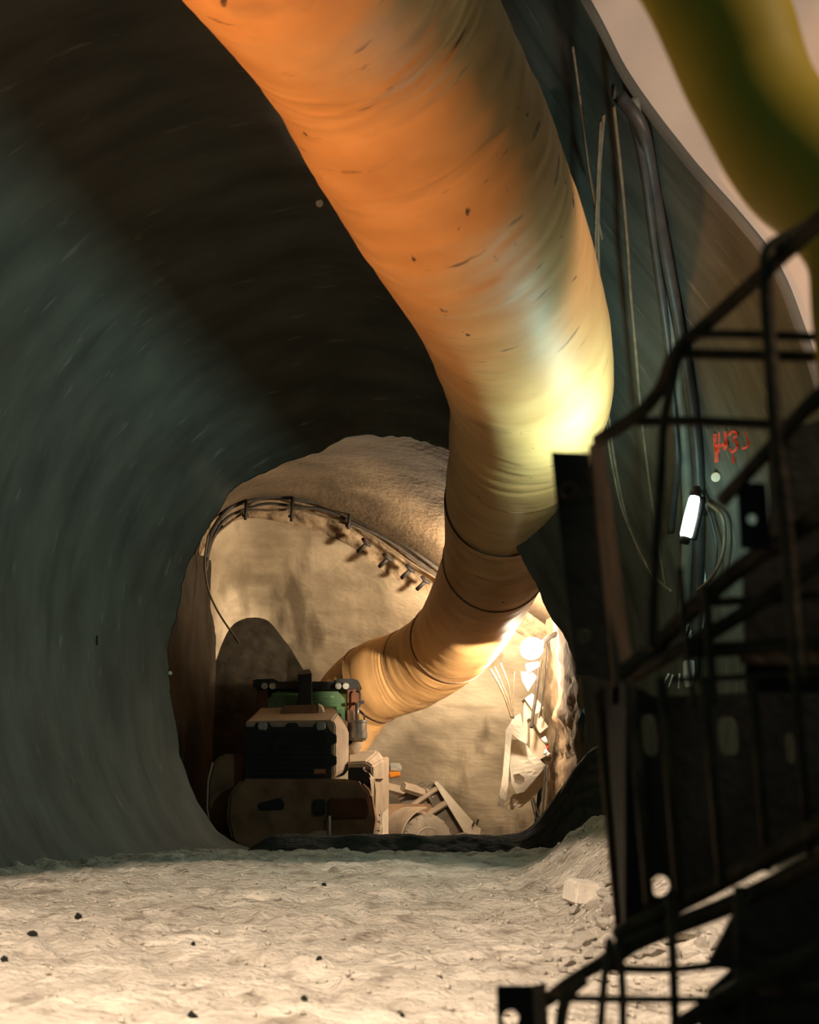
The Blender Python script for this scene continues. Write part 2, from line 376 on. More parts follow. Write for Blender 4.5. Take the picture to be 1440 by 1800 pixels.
# dark muck berm across the opening and the bank on its right
bx = np.linspace(-2.3, 2.6, 260); by = np.linspace(14.4, 17.6, 90)
BX, BY = np.meshgrid(bx, by, indexing='ij')
hb = 0.30*np.exp(-((BY-16.2)/0.65)**2)
hr = 1.05*sstep(1.25, 2.25, BX)*np.exp(-((BY-15.9)/1.0)**2)
hl = 0.0
BZ = floor_z(BX, BY)-0.12+(hb+hr+hl)*1.0+0.10*fbm(BX*3, BY*3, 5, 151)*(0.3+hb*2+hr)-0.25*np.maximum(1-sstep(14.5, 15.6, BY), sstep(17.0, 17.6, BY))-0.35*(1-sstep(-2.3, -1.5, BX))
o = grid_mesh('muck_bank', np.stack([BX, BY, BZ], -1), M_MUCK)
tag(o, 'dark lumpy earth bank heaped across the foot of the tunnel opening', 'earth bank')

# mound shaped and coloured as the duct's shadow by the left chamber wall
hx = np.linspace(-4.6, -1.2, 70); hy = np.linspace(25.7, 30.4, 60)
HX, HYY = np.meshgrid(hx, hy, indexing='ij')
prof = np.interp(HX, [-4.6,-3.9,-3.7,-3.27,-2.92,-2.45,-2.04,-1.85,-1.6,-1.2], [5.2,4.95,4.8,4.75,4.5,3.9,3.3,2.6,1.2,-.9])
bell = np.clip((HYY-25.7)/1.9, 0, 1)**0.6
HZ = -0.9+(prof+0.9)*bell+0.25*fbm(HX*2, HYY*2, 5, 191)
o = grid_mesh('shadow_mound', np.stack([HX, HYY, HZ], -1), M_SHADOW)
tag(o, 'dark mound shaped as the duct shadow behind the loader against the left chamber wall', 'shadow mound')

# ------------------------------------------------------------------ ventilation duct
duct = thing('ventilation_duct', 'long orange ventilation duct hanging under the tunnel roof and bending into the chamber', 'duct', tuple(V(917,600,12.6)))
ctrl = [(380,-390,7.1),(505,-190,7.7),(628,0,8.6),(722,180,9.3),(799,330,10.0),(874,480,11.2),(916,600,12.4),(932,690,13.6),(917,775,15.0),(890,850,16.8),(882,920,18.5),(872,985,19.9),
        (838,1060,22.2),(797,1125,24.2),(732,1172,25.4),(668,1196,25.9),(627,1226,26.3),(588,1286,26.6)]
NP = 1039
path = crom([tuple(V(*c)) for c in ctrl], NP+1)
R0 = 0.80
cuts = [(0.0, 0.1553, 0.8), (0.1553, 0.3153, 0.8), (0.3153, 0.4706, 0.8), (0.4706, 0.5506, 0.735), (0.5506, 0.6471, 0.765), (0.6471, 0.7671, 0.765), (0.7671, 0.8235, 0.745), (0.8235, 0.8988, 0.765), (0.8988, 1.0, 0.735)]
def frames(pts):
    T = np.gradient(pts, axis=0); T /= np.linalg.norm(T, axis=1, keepdims=True)
    up = np.array([0.2, 0, 1.0]); A_ = []; B_ = []
    for tt in T:
        a_ = up-tt*up.dot(tt); a_ /= np.linalg.norm(a_); up = a_; A_.append(a_); B_.append(np.cross(tt, a_))
    return T, np.array(A_), np.array(B_)
T, FA, FB = frames(path)
plen = np.concatenate([[0], np.cumsum(np.linalg.norm(np.diff(path, axis=0), axis=1))])
curv = np.linalg.norm(np.gradient(T, axis=0), axis=1)/np.maximum(1e-6, np.gradient(plen))
SEG = 96; ang = np.linspace(0, 2*np.pi, SEG+1)
for i, (c0, c1, rr) in enumerate(cuts):
    i0 = int(c0*NP); i1 = min(NP, int(c1*NP)+(2 if i < len(cuts)-1 else 0))
    ids = np.arange(i0, i1+1)
    ln = plen[ids][:, None]; an = ang[None]
    rad = rr+0.012*np.sin(np.linspace(0, np.pi, len(ids)))[:, None]
    ca = np.cos(an); sa = np.sin(an)
    rad = rad+0.022*fbm(ca*1.5+ln*0.9+7, sa*1.5+ln*0.35+3, 3, 161)
    wr = fbm(ln*4.5+0*an, sa*0.8+ca*0.5+9, 3, 171)
    rad = rad+0.05*np.minimum(curv[ids]/0.25, 1.0)[:, None]*wr
    rv = FA[ids][:, None]*ca[..., None]+FB[ids][:, None]*sa[..., None]
    for pc, dep, sg, dv in ((0.408, .05, .07, (-.75, -.45, -.45)), (0.424, .085, .06, (-.65, -.55, -.5)), (0.436, .06, .05, (-.4, -.6, -.7)), (0.446, .04, .05, (-.1, -.6, -.8)), (0.30, .012, .05, (-.3, -.8, -.5)), (0.345, .012, .04, (.2, -.9, -.4)), (0.23, .010, .05, (.1, -.9, -.4)), (0.175, .012, .06, (.3, -.8, -.5))):
        dv = np.array(dv)/np.linalg.norm(dv); l0 = plen[int(pc*NP)]
        wob = 0.10*np.sin(an*3+pc*50)
        rad = rad-dep*np.exp(-((ln-l0-wob)/sg)**2)*np.clip((rv@dv-.55)/.45, 0, 1)**1.3
    ctr = path[ids][:, None]
    G = ctr+(FA[ids][:, None]*ca[..., None]+FB[ids][:, None]*sa[..., None])*rad[..., None]
    uvs = np.stack([np.repeat(an*rr, len(ids), 0)*0.5, np.repeat(ln, SEG+1, 1)*0.35], -1)
    # turn the far rim in, so the sleeve end has an edge
    G2 = np.concatenate([G, (ctr[-1:]+(G[-1:]-ctr[-1:])*0.93)], 0); uvs2 = np.concatenate([uvs, uvs[-1:]], 0)
    grid_mesh('duct_section', G2, M_DUCT, uvs2, duct)
    if i in (3, 4, 5, 6, 7):
        mb = MB(); q = ids[-1]-1
        mb.tube([Vector(path[q]+(FA[q]*math.cos(a_)+FB[q]*math.sin(a_))*(rr+0.004)) for a_ in np.linspace(0, 2*np.pi, 65)], 0.016, 6, False)
        mb.build('seam_band', M_SEAM, duct, smooth=True)

# ------------------------------------------------------------------ yellow hose close to the camera, upper right
hose = thing('yellow_hose', 'blurred yellow fabric air hose hanging in the upper corner close to the viewer', 'hose', tuple(V(1340,150,2.8)))
hp = crom([tuple(V(*c)) for c in [(1010,-420,3.0),(1120,-200,2.9),(1218,-58,2.85),(1273,32,2.8),(1315,140,2.8),(1358,222,2.78),(1410,285,2.75),(1466,340,2.7),(1530,432,2.65),(1552,560,2.6),(1570,760,2.6),(1640,1000,2.6),(1760,1230,2.6)]], 130)
rr = [0.124+0.005*math.sin(i*0.20+1.2) for i in range(130)]
mb = MB(); mb.tube([Vector(p) for p in hp], rr, 40); mb.build('hose_body', M_YEL, hose, smooth=True, angle=1.2)
# ------------------------------------------------------------------ pipes, cables and lamp on the right wall
def cable(name, pts, r, m, label, cat='cable', group=None, lifts=0.05, nn=60, seg=8):
    q = []
    for p in pts:
        q.append(tuple(wall_at(p[0], p[1], p[2] if len(p) > 2 else lifts)))
    c = crom(q, nn)
    o = MB().tube([Vector(p) for p in c], r, seg).build(name, m, smooth=True)
    return tag(o, label, cat, group)
cable('black_hose', [(1098,150),(1140,210),(1160,310),(1182,430),(1207,560),(1228,680),(1241,790),(1245,900),(1243,1040),(1236,1200)], 0.055, M_PIPE, 'thick black hose running down the right wall past the red paint mark', 'hose', lifts=0.09)
cable('grey_hose', [(1118,160),(1150,300),(1175,440),(1192,560),(1205,680),(1216,790),(1222,900),(1218,1010),(1212,1120)], 0.062, M_PIPEL, 'grey green hose running down the right wall beside the thick black hose', 'hose', lifts=0.07)
cable('black_hose', [(1130,170),(1152,260),(1172,400),(1190,520),(1203,620),(1212,720),(1218,800),(1213,860),(1206,930)], 0.038, M_PIPE, 'thinner black hose ending behind the glowing tube lamp', 'hose', lifts=0.16)
cable('power_cable', [(1095,145),(1088,250),(1087,380),(1094,520),(1105,640),(1118,740),(1132,820),(1148,890),(1172,960),(1200,1010),(1232,1040)], 0.017, M_CABL, 'tan cable hanging from the wall hook and swinging under the tube lamp', lifts=0.30)
cable('power_cable', [(1097,145),(1092,260),(1090,390),(1098,520),(1110,640),(1122,740),(1135,810),(1152,880),(1180,950),(1212,1020)], 0.013, M_CABL, 'thin dark cable hanging close along the tan cable from the hook', lifts=0.36)
cable('power_cable', [(1104,145),(1118,260),(1130,380),(1138,480),(1148,580),(1158,680),(1170,780),(1184,880),(1196,960),(1208,1040)], 0.016, M_CABL, 'straight brown cable falling just left of the hoses', lifts=0.22)
cable('power_cable', [(1030,30),(1045,130),(1062,250),(1075,320),(1088,380)], 0.012, M_CABL, 'thin slanting cable joining the hanging cables from upper left', lifts=0.25)
cable('power_cable', [(1262,880),(1288,905),(1292,950),(1283,990),(1262,1022),(1240,1040)], 0.018, M_CABL, 'looped cable right of the thick black hose', lifts=0.1)
cable('power_cable', [(1250,860),(1268,910),(1278,960),(1272,1010),(1250,1040)], 0.013, M_CAB, 'dark looped cable inside the looped cable beside the hose', lifts=0.1)
hk = wall_at(1095, 140, 0.12)
o = MB().tube([hk+Vector((0, 0.1, 0.03)), hk+Vector((-0.02, -0.05, 0.03)), hk+Vector((-0.02, -0.10, -0.03)), hk+Vector((-0.02, -0.07, -0.08))], 0.016, 8).build('wall_hook', M_STEEL, smooth=True)
tag(o, 'steel hook at the lining edge that carries the hanging cables', 'hook')
# tube lamp
p0 = wall_at(1219, 874, 0.0); p1 = wall_at(1207, 944, 0.0); dd = (p0.y+p1.y)/2-1.25
p0 = V(1222, 872, dd); p1 = V(1205, 946, dd)
lamp = thing('tube_lamp', 'glowing white fluorescent tube lamp tilted on the right wall', 'lamp', tuple((p0+p1)/2))
MB().tube([p0, p0.lerp(p1, .08), p0.lerp(p1, .5), p0.lerp(p1, .92), p1], [0.040, 0.052, 0.060, 0.058, 0.042], 14).build('diffuser', M_TUBE, lamp, smooth=True)
ax = (p0-p1).normalized()
MB().tube([p0+ax*0.09, p0+ax*0.04, p0-ax*0.005], [0.03, 0.055, 0.055], 12).build('end_cap', M_BLACK, lamp, smooth=True)
MB().tube([p1-ax*0.05, p1+ax*0.005], [0.045, 0.052], 12).build('end_cap', M_BLACK, lamp, smooth=True)
bk = Vector((0.085, 0.06, 0))
MB().tube([p0+bk, p1+bk], 0.035, 8).build('housing', M_STEEL, lamp, smooth=True)
wq = wall_at(1240, 905, 0.0)
MB().tube([(p0+p1)/2+bk, ((p0+p1)/2+bk).lerp(wq, .6)+Vector((.02, 0, .04)), wq], 0.014, 6).build('wall_arm', M_STEEL, lamp, smooth=True)
al = bpy.data.lights.new('tube_lamp_light', 'AREA'); al.shape = 'RECTANGLE'; al.size = 0.12; al.size_y = 0.34; al.energy = 84; al.color = (0.60, 1.0, 0.88); al.spread = math.radians(170)
ao = bpy.data.objects.new('tube_lamp_light', al); COL.objects.link(ao); ao.location = (p0+p1)/2+Vector((-0.11, -0.02, 0))
ao.rotation_euler = Vector((-0.97, -0.02, 0.18)).to_track_quat('-Z', 'Y').to_euler()
point('tube_lamp_glow', (p0+p1)/2+Vector((0.0, 0.12, 0)), 18, (0.60, 1.0, 0.92), 0.10)
# white cabinet strip, ties, insulators below the tube lamp
def wbox(px0, py0, px1, py1, lift, depth=0.06, m=M_WSTRIP):
    a_ = wall_at((px0+px1)/2, (py0+py1)/2, lift); d = a_.y
    q0 = V(px0, py1, d); q1 = V(px1, py0, d)
    return MB().box(q0.x, q1.x, d-depth/2, d+depth/2, q0.z, q1.z)
tag(wbox(1228, 932, 1241, 1030, 0.2).build('cable_trunking', M_WSTRIP, bevel=0.008), 'narrow white cable trunking just below the tube lamp', 'trunking')
c0 = wall_at(1236, 1080, 0.16); d = c0.y
MB_ = MB().lofty([([(1224,1062),(1238,1050),(1240,1080),(1236,1108),(1226,1112),(1220,1092)], d-0.05)], ) if False else MB().prism([(1224,1062),(1238,1050),(1241,1080),(1237,1106),(1226,1114),(1220,1092)], d-0.05, d+0.05)
tag(MB_.build('wrapped_bundle', M_WHITE, bevel=0.012), 'crumpled white wrapped bundle on the wall under the trunking', 'bundle')
for i, (a0, a1) in enumerate([((1197,1088),(1212,1099)),((1212,1082),(1204,1124)),((1216,1108),(1208,1124)),((1219,1110),(1211,1126)),((1232,1105),(1226,1116)),((1204,1126),(1198,1140))]):
    q0 = V(*a0, d-0.02); q1 = V(*a1, d-0.03)
    tag(MB().tube([q0, q1], 0.008, 6).build('cable_tie', M_WSTRIP, smooth=True), ('slanting pale plastic tie highest on the left of the wrapped bundle', 'long pale plastic tie left below the wrapped bundle', 'short pale plastic tie in the fan below the wrapped bundle, left one', 'short pale plastic tie in the fan below the wrapped bundle, right one', 'pale plastic tie at the right foot of the wrapped bundle', 'lowest pale plastic tie below the wrapped bundle')[i], 'cable tie', 'cable ties under the wrapped bundle')
tag(MB().prism([(1204,1160),(1221,1160),(1222,1180),(1219,1205),(1208,1208),(1204,1190)], d-0.06, d+0.04).build('junction_box', M_WSTRIP, bevel=0.01), 'small white junction box low on the right wall', 'box')
for i, (a0, a1) in enumerate([((1176,1184),(1165,1206)),((1183,1186),(1176,1208)),((1195,1184),(1193,1210))]):
    tag(MB().tube([V(*a0, d-0.05), V(*a1, d-0.06)], 0.010, 6).build('cable_tie', M_WSTRIP, smooth=True), ('leftmost of three white plastic strips beside the small junction box', 'middle one of three white plastic strips beside the small junction box', 'upright white plastic strip nearest the small junction box')[i], 'cable tie', 'plastic strips by the junction box')
# survey discs
def disc(px, py, r, label):
    c = wall_at(px, py, 0.03); nrm = (Vector((0, 0, CZ))-c).normalized()
    r3 = r/F*c.y
    o = MB().tube([c-nrm*0.012, c+nrm*0.004, c+nrm*0.012], [r3, r3, r3*0.86], 20).build('survey_disc', M_DISC, smooth=True, angle=0.6)
    tag(o, label, 'marker')
disc(561, 352, 6.8, 'small pale round survey disc on the roof left of the orange duct')
disc(1264, 837, 8.5, 'small pale round survey disc below the red paint mark')
disc(295, 1184, 3.6, 'tiny pale survey disc low on the left lining near the opening')
c = wall_at(168, 1126, 0.0)
tag(MB().box(c.x-0.03, c.x+0.03, c.y-0.03, c.y+0.03, c.z-0.055, c.z+0.055).build('socket_box', M_BLACK, bevel=0.006), 'small dark socket box on the left lining', 'box')
# red spray mark: strokes laid on the wall
mark = thing('spray_mark', 'red sprayed letters on the right wall behind the rebar', 'paint mark', tuple(wall_at(1285, 782, 0.02)))
def stroke(pts, wpx):
    q = [wall_at(a_, b_, 0.012) for a_, b_ in pts]; q = [Vector(p) for p in crom([tuple(p) for p in q], 14)]
    w = wpx/F*q[0].y*0.5; vs = []; fs = []
    for i, p in enumerate(q):
        tt = (q[min(i+1, 13)]-q[max(i-1, 0)]).normalized(); vw = (Vector((0, 0, CZ))-p).normalized(); s_ = tt.cross(vw).normalized()
        ww = w*(0.9+0.25*random.random()); vs += [p+s_*ww, p-s_*ww, p+s_*ww-vw*0.006, p-s_*ww-vw*0.006]
    for i in range(13):
        k_ = i*4; fs += [(k_, k_+1, k_+5, k_+4), (k_+2, k_+6, k_+7, k_+3), (k_, k_+4, k_+6, k_+2), (k_+1, k_+3, k_+7, k_+5)]
    MB().add(vs, fs).build('letter_stroke', M_RED, mark)
stroke([(1259,762),(1260,780),(1262,795),(1262,812)], 7)
stroke([(1268,758),(1268,775),(1266,795)], 6)
stroke([(1277,757),(1278,770),(1279,782),(1275,790)], 6)
stroke([(1260,783),(1270,782),(1280,781)], 6)
stroke([(1284,766),(1289,758),(1296,760),(1297,766),(1291,771),(1298,778),(1297,788),(1290,794),(1284,788)], 4.5)
stroke([(1312,758),(1317,768),(1318,780),(1314,786),(1304,788)], 4.5)
stroke([(1291,796),(1291,806),(1292,814)], 4)

# ------------------------------------------------------------------ cables and brackets round the chamber collar
cv = crom([tuple(V(*p)) for p in [(362,980,25),(372,935,25.3),(395,903,25.6),(432,880,25.7),(478,874,25.7),(530,877,25.7),(590,892,25.7),(660,925,25.7),(740,978,25.7),(800,1020,25.7)]], 90)
for off, r, lab in ((0.0, 0.045, 'thick dark cable strung along the top of the chamber collar'), (-0.14, 0.028, 'second dark cable strung just under the thick collar cable'), (-0.23, 0.022, 'thin pale cable lowest along the chamber collar')):
    tag(MB().tube([Vector(p)+Vector((0, 0, off+0.02*math.sin(i*0.35+off*40))) for i, p in enumerate(cv)], r, 7).build('collar_cable', M_CABL if r < .025 else M_CAB, smooth=True), lab, 'cable')
for px, py, ln, wd in [(388,906,26,'leftmost of the four dark steel hangers on the chamber collar'),(433,884,30,'second dark steel hanger from the left on the chamber collar'),(514,879,38,'longest dark steel hanger near the top of the chamber collar'),(614,908,22,'rightmost dark steel cable hanger, left of the hooked brackets')]:
    t0 = V(px, py, 25.62); t1 = V(px-2, py+ln, 25.62)
    h = thing('cable_hanger', wd, 'hanger', tuple(t0), 'cable hangers along the collar')
    MB().tube([t0+Vector((0, 0, .06)), t0.lerp(t1, .5)+Vector((.01, -.03, 0)), t1], 0.032, 7).build('rod', M_STEEL, h, smooth=True)
    MB().tube([t0.lerp(t1, .75)+Vector((-.06, 0, 0)), t0.lerp(t1, .75)+Vector((.06, 0, 0))], 0.025, 6).build('clamp', M_STEEL, h, smooth=True)
for px, py, wd in [(638,962,'uppermost hooked bracket in the rough chamber collar'),(676,988,'second hooked bracket down the rough chamber collar'),(715,1008,'third hooked bracket down the rough chamber collar'),(742,1028,'lowest hooked bracket in the collar beside the orange duct')]:
    t0 = V(px-9, py+8, 25.9); t1 = V(px+5, py-5, 25.75)
    h = thing('hook_bracket', wd, 'bracket', tuple(t0), 'hooked brackets in the collar')
    MB().tube([t0, t1], 0.04, 7).build('shank', M_STEEL, h, smooth=True)
    MB().tube([t1+Vector((-.06, -.02, .11)), t1+Vector((.0, -.03, .02)), t1+Vector((.10, -.02, -.03))], 0.035, 7).build('hook', M_STEEL, h, smooth=True)
tag(MB().tube([Vector(p) for p in crom([tuple(V(*p)) for p in [(366,940,24.0),(360,985,24),(366,1035,24),(385,1078,24),(420,1130,24)]], 40)], 0.018, 6).build('wall_cable', M_CABL, smooth=True), 'thin pale cable curving down the left chamber wall', 'cable')

# ------------------------------------------------------------------ floodlight and clutter on the right chamber wall
LD = 23.4
point('chamber_fill', (1.27, 24.0, 4.6), 1000, (1.0, 0.80, 0.56), 0.12)     # added fill light without fixture, unseen behind the duct
fl = thing('floodlight', 'blazing work floodlight on the right chamber wall', 'lamp', tuple(V(938,1140,LD)))
lp = V(938, 1140, LD)
MB().tube([lp+Vector((.17*math.sin(a_)-.03, 0, .11*math.sin(a_))) for a_ in np.linspace(-1.5, 1.5, 11)], [max(.02, .19*math.cos(a_)) for a_ in np.linspace(-1.5, 1.5, 11)], 20).build('lamp_glass', M_FLOOD, fl, smooth=True)
MB().prism([(925,1166),(948,1162),(950,1172),(930,1184)], LD-.12, LD+.12).build('visor', M_WHITE, fl, bevel=.01)
MB().tube([lp+Vector((.15, .05, .10)), lp+Vector((.3, .1, .22)), lp+Vector((.5, .1, .30))], 0.05, 8).build('bracket', M_CAB, fl, smooth=True)
spot('floodlight_beam', lp+Vector((-0.28, -0.05, -0.02)), (-2.2, 28.0, 4.8), 1000, (1.0, 0.82, 0.60), 125, 0.6, 0.14)
spot('duct_end_fill', (2.22, 20.4, 2.75), (-0.45, 25.0, 3.05), 2300, (1.0, 0.80, 0.58), 34, 0.35, 0.10)  # added spot without fixture, unseen, brightens the duct end
point('floodlight_glow', lp+Vector((-0.30, -0.35, 0.0)), 520, (1.0, 0.82, 0.60), 0.14)
cab1 = thing('switch_cabinet', 'tall beige electrical cabinet on the right chamber wall under the floodlight', 'cabinet', tuple(V(935,1330,25.05)))
MB().lofty(([(921,1236),(934,1228),(952,1250),(946,1262),(946,1330),(934,1322),(920,1290)], 24.95), ([(921,1232),(934,1224),(954,1246),(952,1262),(952,1330),(934,1322),(920,1290)], 25.45)).build('body', M_BOXM, cab1, bevel=.012)
MB().prism([(922,1228),(936,1218),(956,1244),(944,1258)], 24.80, 25.45).build('lid', M_WHITE, cab1, bevel=.012)
cab2 = thing('switch_cabinet', 'lower beige electrical cabinet with a pale lid beside the torn sheets', 'cabinet', tuple(V(948,1330,24.55)))
MB().prism([(932,1266),(946,1256),(962,1278),(960,1330),(946,1338),(932,1320)], 24.45, 24.95).build('body', M_BOXM, cab2, bevel=.012)
MB().prism([(931,1262),(946,1252),(965,1278),(950,1290)], 24.30, 24.95).build('lid', M_WHITE, cab2, bevel=.012)
plug = thing('power_plug', 'pale power plug hanging beside the lower cabinet', 'plug', tuple(V(960,1310,24.25)))
MB().tube([V(955,1296,24.25), V(962,1308,24.25)], [.045, .04], 10).build('plug_body', M_WSTRIP, plug, smooth=True)
MB().tube([V(962,1308,24.25), V(963,1318,24.25)], .02, 8).build('plug_neck', M_RED, plug, smooth=True)
MB().tube([V(956,1326,24.25), V(961,1319,24.25), V(966,1324,24.25), V(962,1330,24.25)], [.02, .05, .05, .02], 10).build('socket_ring', M_WSTRIP, plug, smooth=True)
def sheet(name, outline, d, m, label, holes=(), thick=.02, wav=.10):
    """torn sheet: filled outline with holes, given folds and thickness"""
    cu = bpy.data.curves.new('tmp', 'CURVE'); cu.dimensions = '2D'; cu.fill_mode = 'BOTH'; cu.extrude = thick
    for poly in [outline]+list(holes):
        sp = cu.splines.new('POLY'); sp.points.add(len(poly)-1); sp.use_cyclic_u = True
        for q, (a_, b_) in zip(sp.points, poly):
            p = V(a_, b_, d); q.co = (p.x, p.z, 0, 1)
    tmp = bpy.data.objects.new('tmp', cu); COL.objects.link(tmp)
    dg = bpy.context.evaluated_depsgraph_get(); me = bpy.data.meshes.new_from_object(tmp.evaluated_get(dg))
    bpy.data.objects.remove(tmp); bpy.data.curves.remove(cu)
    bm = bmesh.new(); bm.from_mesh(me)
    if wav:
        bmesh.ops.triangulate(bm, faces=bm.faces)
        bmesh.ops.subdivide_edges(bm, edges=[e for e in bm.edges if e.calc_length() > 0.12], cuts=2, use_grid_fill=True)
    for v in bm.verts:
        x, z, y_ = v.co
        v.co = (x, d+y_+wav*math.sin(x*9+z*3)*0.6+wav*math.sin(z*5-x*4), z)
    bm.normal_update(); bmesh.ops.recalc_face_normals(bm, faces=bm.faces)
    bm.to_mesh(me); bm.free(); me.name = name; me.materials.clear(); me.materials.append(m)
    if label is None: return me
    return link(name, me)
tag(sheet('torn_sheet', [(902,1262),(914,1254),(924,1290),(926,1308),(912,1300),(900,1290),(897,1330),(893,1380),(886,1420),(874,1416),(884,1360),(888,1318),(889,1284)], 24.25, M_WHITE, 1, wav=.06),
    'long narrow torn white sheet hanging left of the cabinets', 'sheet')
tag(sheet('torn_sheet', [(898,1300),(918,1300),(938,1325),(960,1346),(945,1364),(920,1392),(908,1396),(899,1378),(896,1340)], 24.50, M_WHITE, 1,
          holes=[[(902,1362),(912,1360),(921,1366),(922,1374),(914,1380),(905,1376)]], wav=.05), 'wide torn white sheet with an oval hole below the cabinets', 'sheet')
tag(sheet('torn_sheet', [(916,1180),(936,1182),(944,1190),(928,1216),(918,1196)], 24.85, M_WHITE, 1, wav=.04), 'small pale torn sheet right under the floodlight', 'sheet')
tag(sheet('tarpaulin', [(902,1396),(922,1392),(958,1350),(962,1372),(940,1400),(916,1420),(898,1424),(888,1418)], 24.75, M_BOXM, 1, wav=.06), 'dark folded tarpaulin hanging below the torn white sheets', 'tarpaulin')
cid = 0
for pts, r, m_, lab in [
    ([(948,1168),(944,1210),(938,1250),(934,1280)], .03, M_CAB, 'thick dark cable running from the floodlight down to the cabinets'),
    ([(962,1120),(958,1180),(954,1230),(948,1262)], .014, M_CAB, 'thin dark wire hanging right of the floodlight'),
    ([(952,1160),(944,1220),(940,1246)], .02, M_CABL, 'tan cable leaving the floodlight for the tall cabinet'),
    ([(862,1176),(876,1200),(888,1226),(900,1262)], .022, M_CABL, 'tan cable slanting from the duct end to the torn sheets'),
    ([(870,1172),(884,1205),(895,1235),(902,1262)], .016, M_CABL, 'thin cable beside the slanting tan cable near the duct'),
    ([(880,1165),(893,1200),(899,1235),(903,1262)], .016, M_CABL, 'rightmost of the slanting cables beside the duct'),
    ([(905,1180),(903,1215),(902,1262)], .012, M_CABL, 'thin upright wire left of the floodlight'),
    ([(958,1345),(957,1390),(954,1430),(952,1468)], .018, M_CAB, 'dark wire dropping to the ground from the pale plug'),
    ([(962,1345),(963,1390),(960,1430),(955,1470)], .014, M_CAB, 'second dark wire dropping to the ground beside the first'),
    ([(937,1400),(944,1425),(954,1450),(957,1472)], .020, M_CAB, 'curved dark wire rising from the ground to the tarpaulin'),
    ([(934,1405),(940,1430),(948,1455),(950,1474)], .014, M_CAB, 'thin curved wire left of the curved dark wire')]:
    c = crom([tuple(V(a_, b_, 24.15)) for a_, b_ in pts], 30)
    tag(MB().tube([Vector(p) for p in c], r, 6).build('loose_cable', m_, smooth=True), lab, 'cable')

# ------------------------------------------------------------------ wheel loader
LG = -0.70
L = thing('wheel_loader', 'large dusty wheel loader seen from behind in the lit chamber', 'loader', (-1.8, 22.2, LG))
MB().prism([(425,1369),(606,1369),(636,1374),(653,1395),(660,1440),(655,1475),(640,1500),(430,1500),(408,1478),(398,1440),(402,1395)], 21.6, 22.9).build('counterweight', M_PAINTD, L, bevel=.05)
MB().prism([(578,1403),(645,1403),(650,1425),(646,1438),(578,1438)], 21.5, 21.7, 21.6).build('counterweight_pocket', M_PAINTO, L, bevel=.02)
MB().prism([(552,1405),(572,1405),(572,1432),(552,1432)], 21.48, 21.7, 21.6).build('tow_hitch', M_BLACK, L, bevel=.02)
MB().prism([(455,1412),(492,1402),(500,1410),(500,1422),(458,1424)], 21.52, 21.7, 21.6).build('rear_step', M_BLACK, L, bevel=.02)
MB().tube([V(579.5,1434,21.4), V(579.5,1474,21.4)], .02, 6).build('ladder_rail', M_WSTRIP, L, smooth=True)
MB().prism([(540,1466),(556,1460),(578,1460),(578,1470),(540,1474)], 21.45, 21.7, 21.6).build('plate', M_PAINT, L, bevel=.01)
# hood
hr_ = [(432,1268),(584,1266),(590,1274),(590,1362),(584,1370),(432,1370)]
hf_ = [(445,1257),(592,1255),(613,1286),(613,1352),(604,1364),(440,1368)]
hb_ = [(458,1244),(585,1242),(606,1270),(606,1340),(598,1354),(450,1356)]
MB().lofty((hr_, 21.95), (hf_, 22.55), (hb_, 23.9)).build('hood', M_PAINT, L, bevel=.02)
MB().prism([(431,1278),(448,1278),(452,1270),(474,1270),(478,1278),(502,1278),(506,1271),(522,1271),(526,1278),(552,1278),(556,1270),(574,1270),(578,1280),(584,1288),(592,1292),(592,1306),(583,1310),(583,1326),(592,1330),(592,1344),(583,1348),(583,1370),(431,1370)], 21.88, 21.99, 21.95).build('grille', M_BLACK, L, bevel=.008)
for i in range(9):
    yp = 1286+i*9.2
    MB().prism([(440,yp),(576,yp),(576,yp+3.4),(440,yp+3.4)], 21.855, 21.885, 21.95).build('grille_slat', M_BLACK, L)
for px in (463, 565):
    MB().prism([(px-8,1270),(px+8,1270),(px+8,1284),(px-8,1284)], 21.80, 21.9, 21.95).build('rear_lamp', M_LENS, L, bevel=.02)
MB().tube([V(491,1312,21.84), V(491,1312,21.87)], [.11, .11], 20).build('emblem', M_STEEL, L)
MB().tube([V(452,1330,21.84), V(552,1294,21.84)], .012, 6).build('emblem_bar', M_STEEL, L)
# model plate, letters shown are unreadable smudges in the photo
MB().prism([(553,1352),(573,1352),(573,1360),(553,1360)], 21.845, 21.875, 21.95).build('model_plate', M_PAINTD, L)
MB().prism([(488,1262),(496,1240),(556,1238),(560,1262)], 22.7, 23.6).build('hood_hump', M_PAINTD, L, bevel=.03)
MB().lofty(([(559,1261),(560,1238),(566,1244),(572,1261)], 22.75), ([(557,1261),(559,1236),(568,1240),(574,1261)], 23.1)).build('intake_fin', M_BUCKL, L, bevel=.008)
st = MB().prism([(524,1186),(547,1184),(548,1262),(524,1262)], 23.2, 23.45).build('exhaust_stack', M_BLACK, L, bevel=.03)
MB().lofty(([(523,1186),(548,1184),(548,1190),(523,1192)], 23.18), ([(524,1178),(545,1176),(547,1186),(524,1188)], 23.5)).build('stack_cap', M_BLACK, st, bevel=.01)
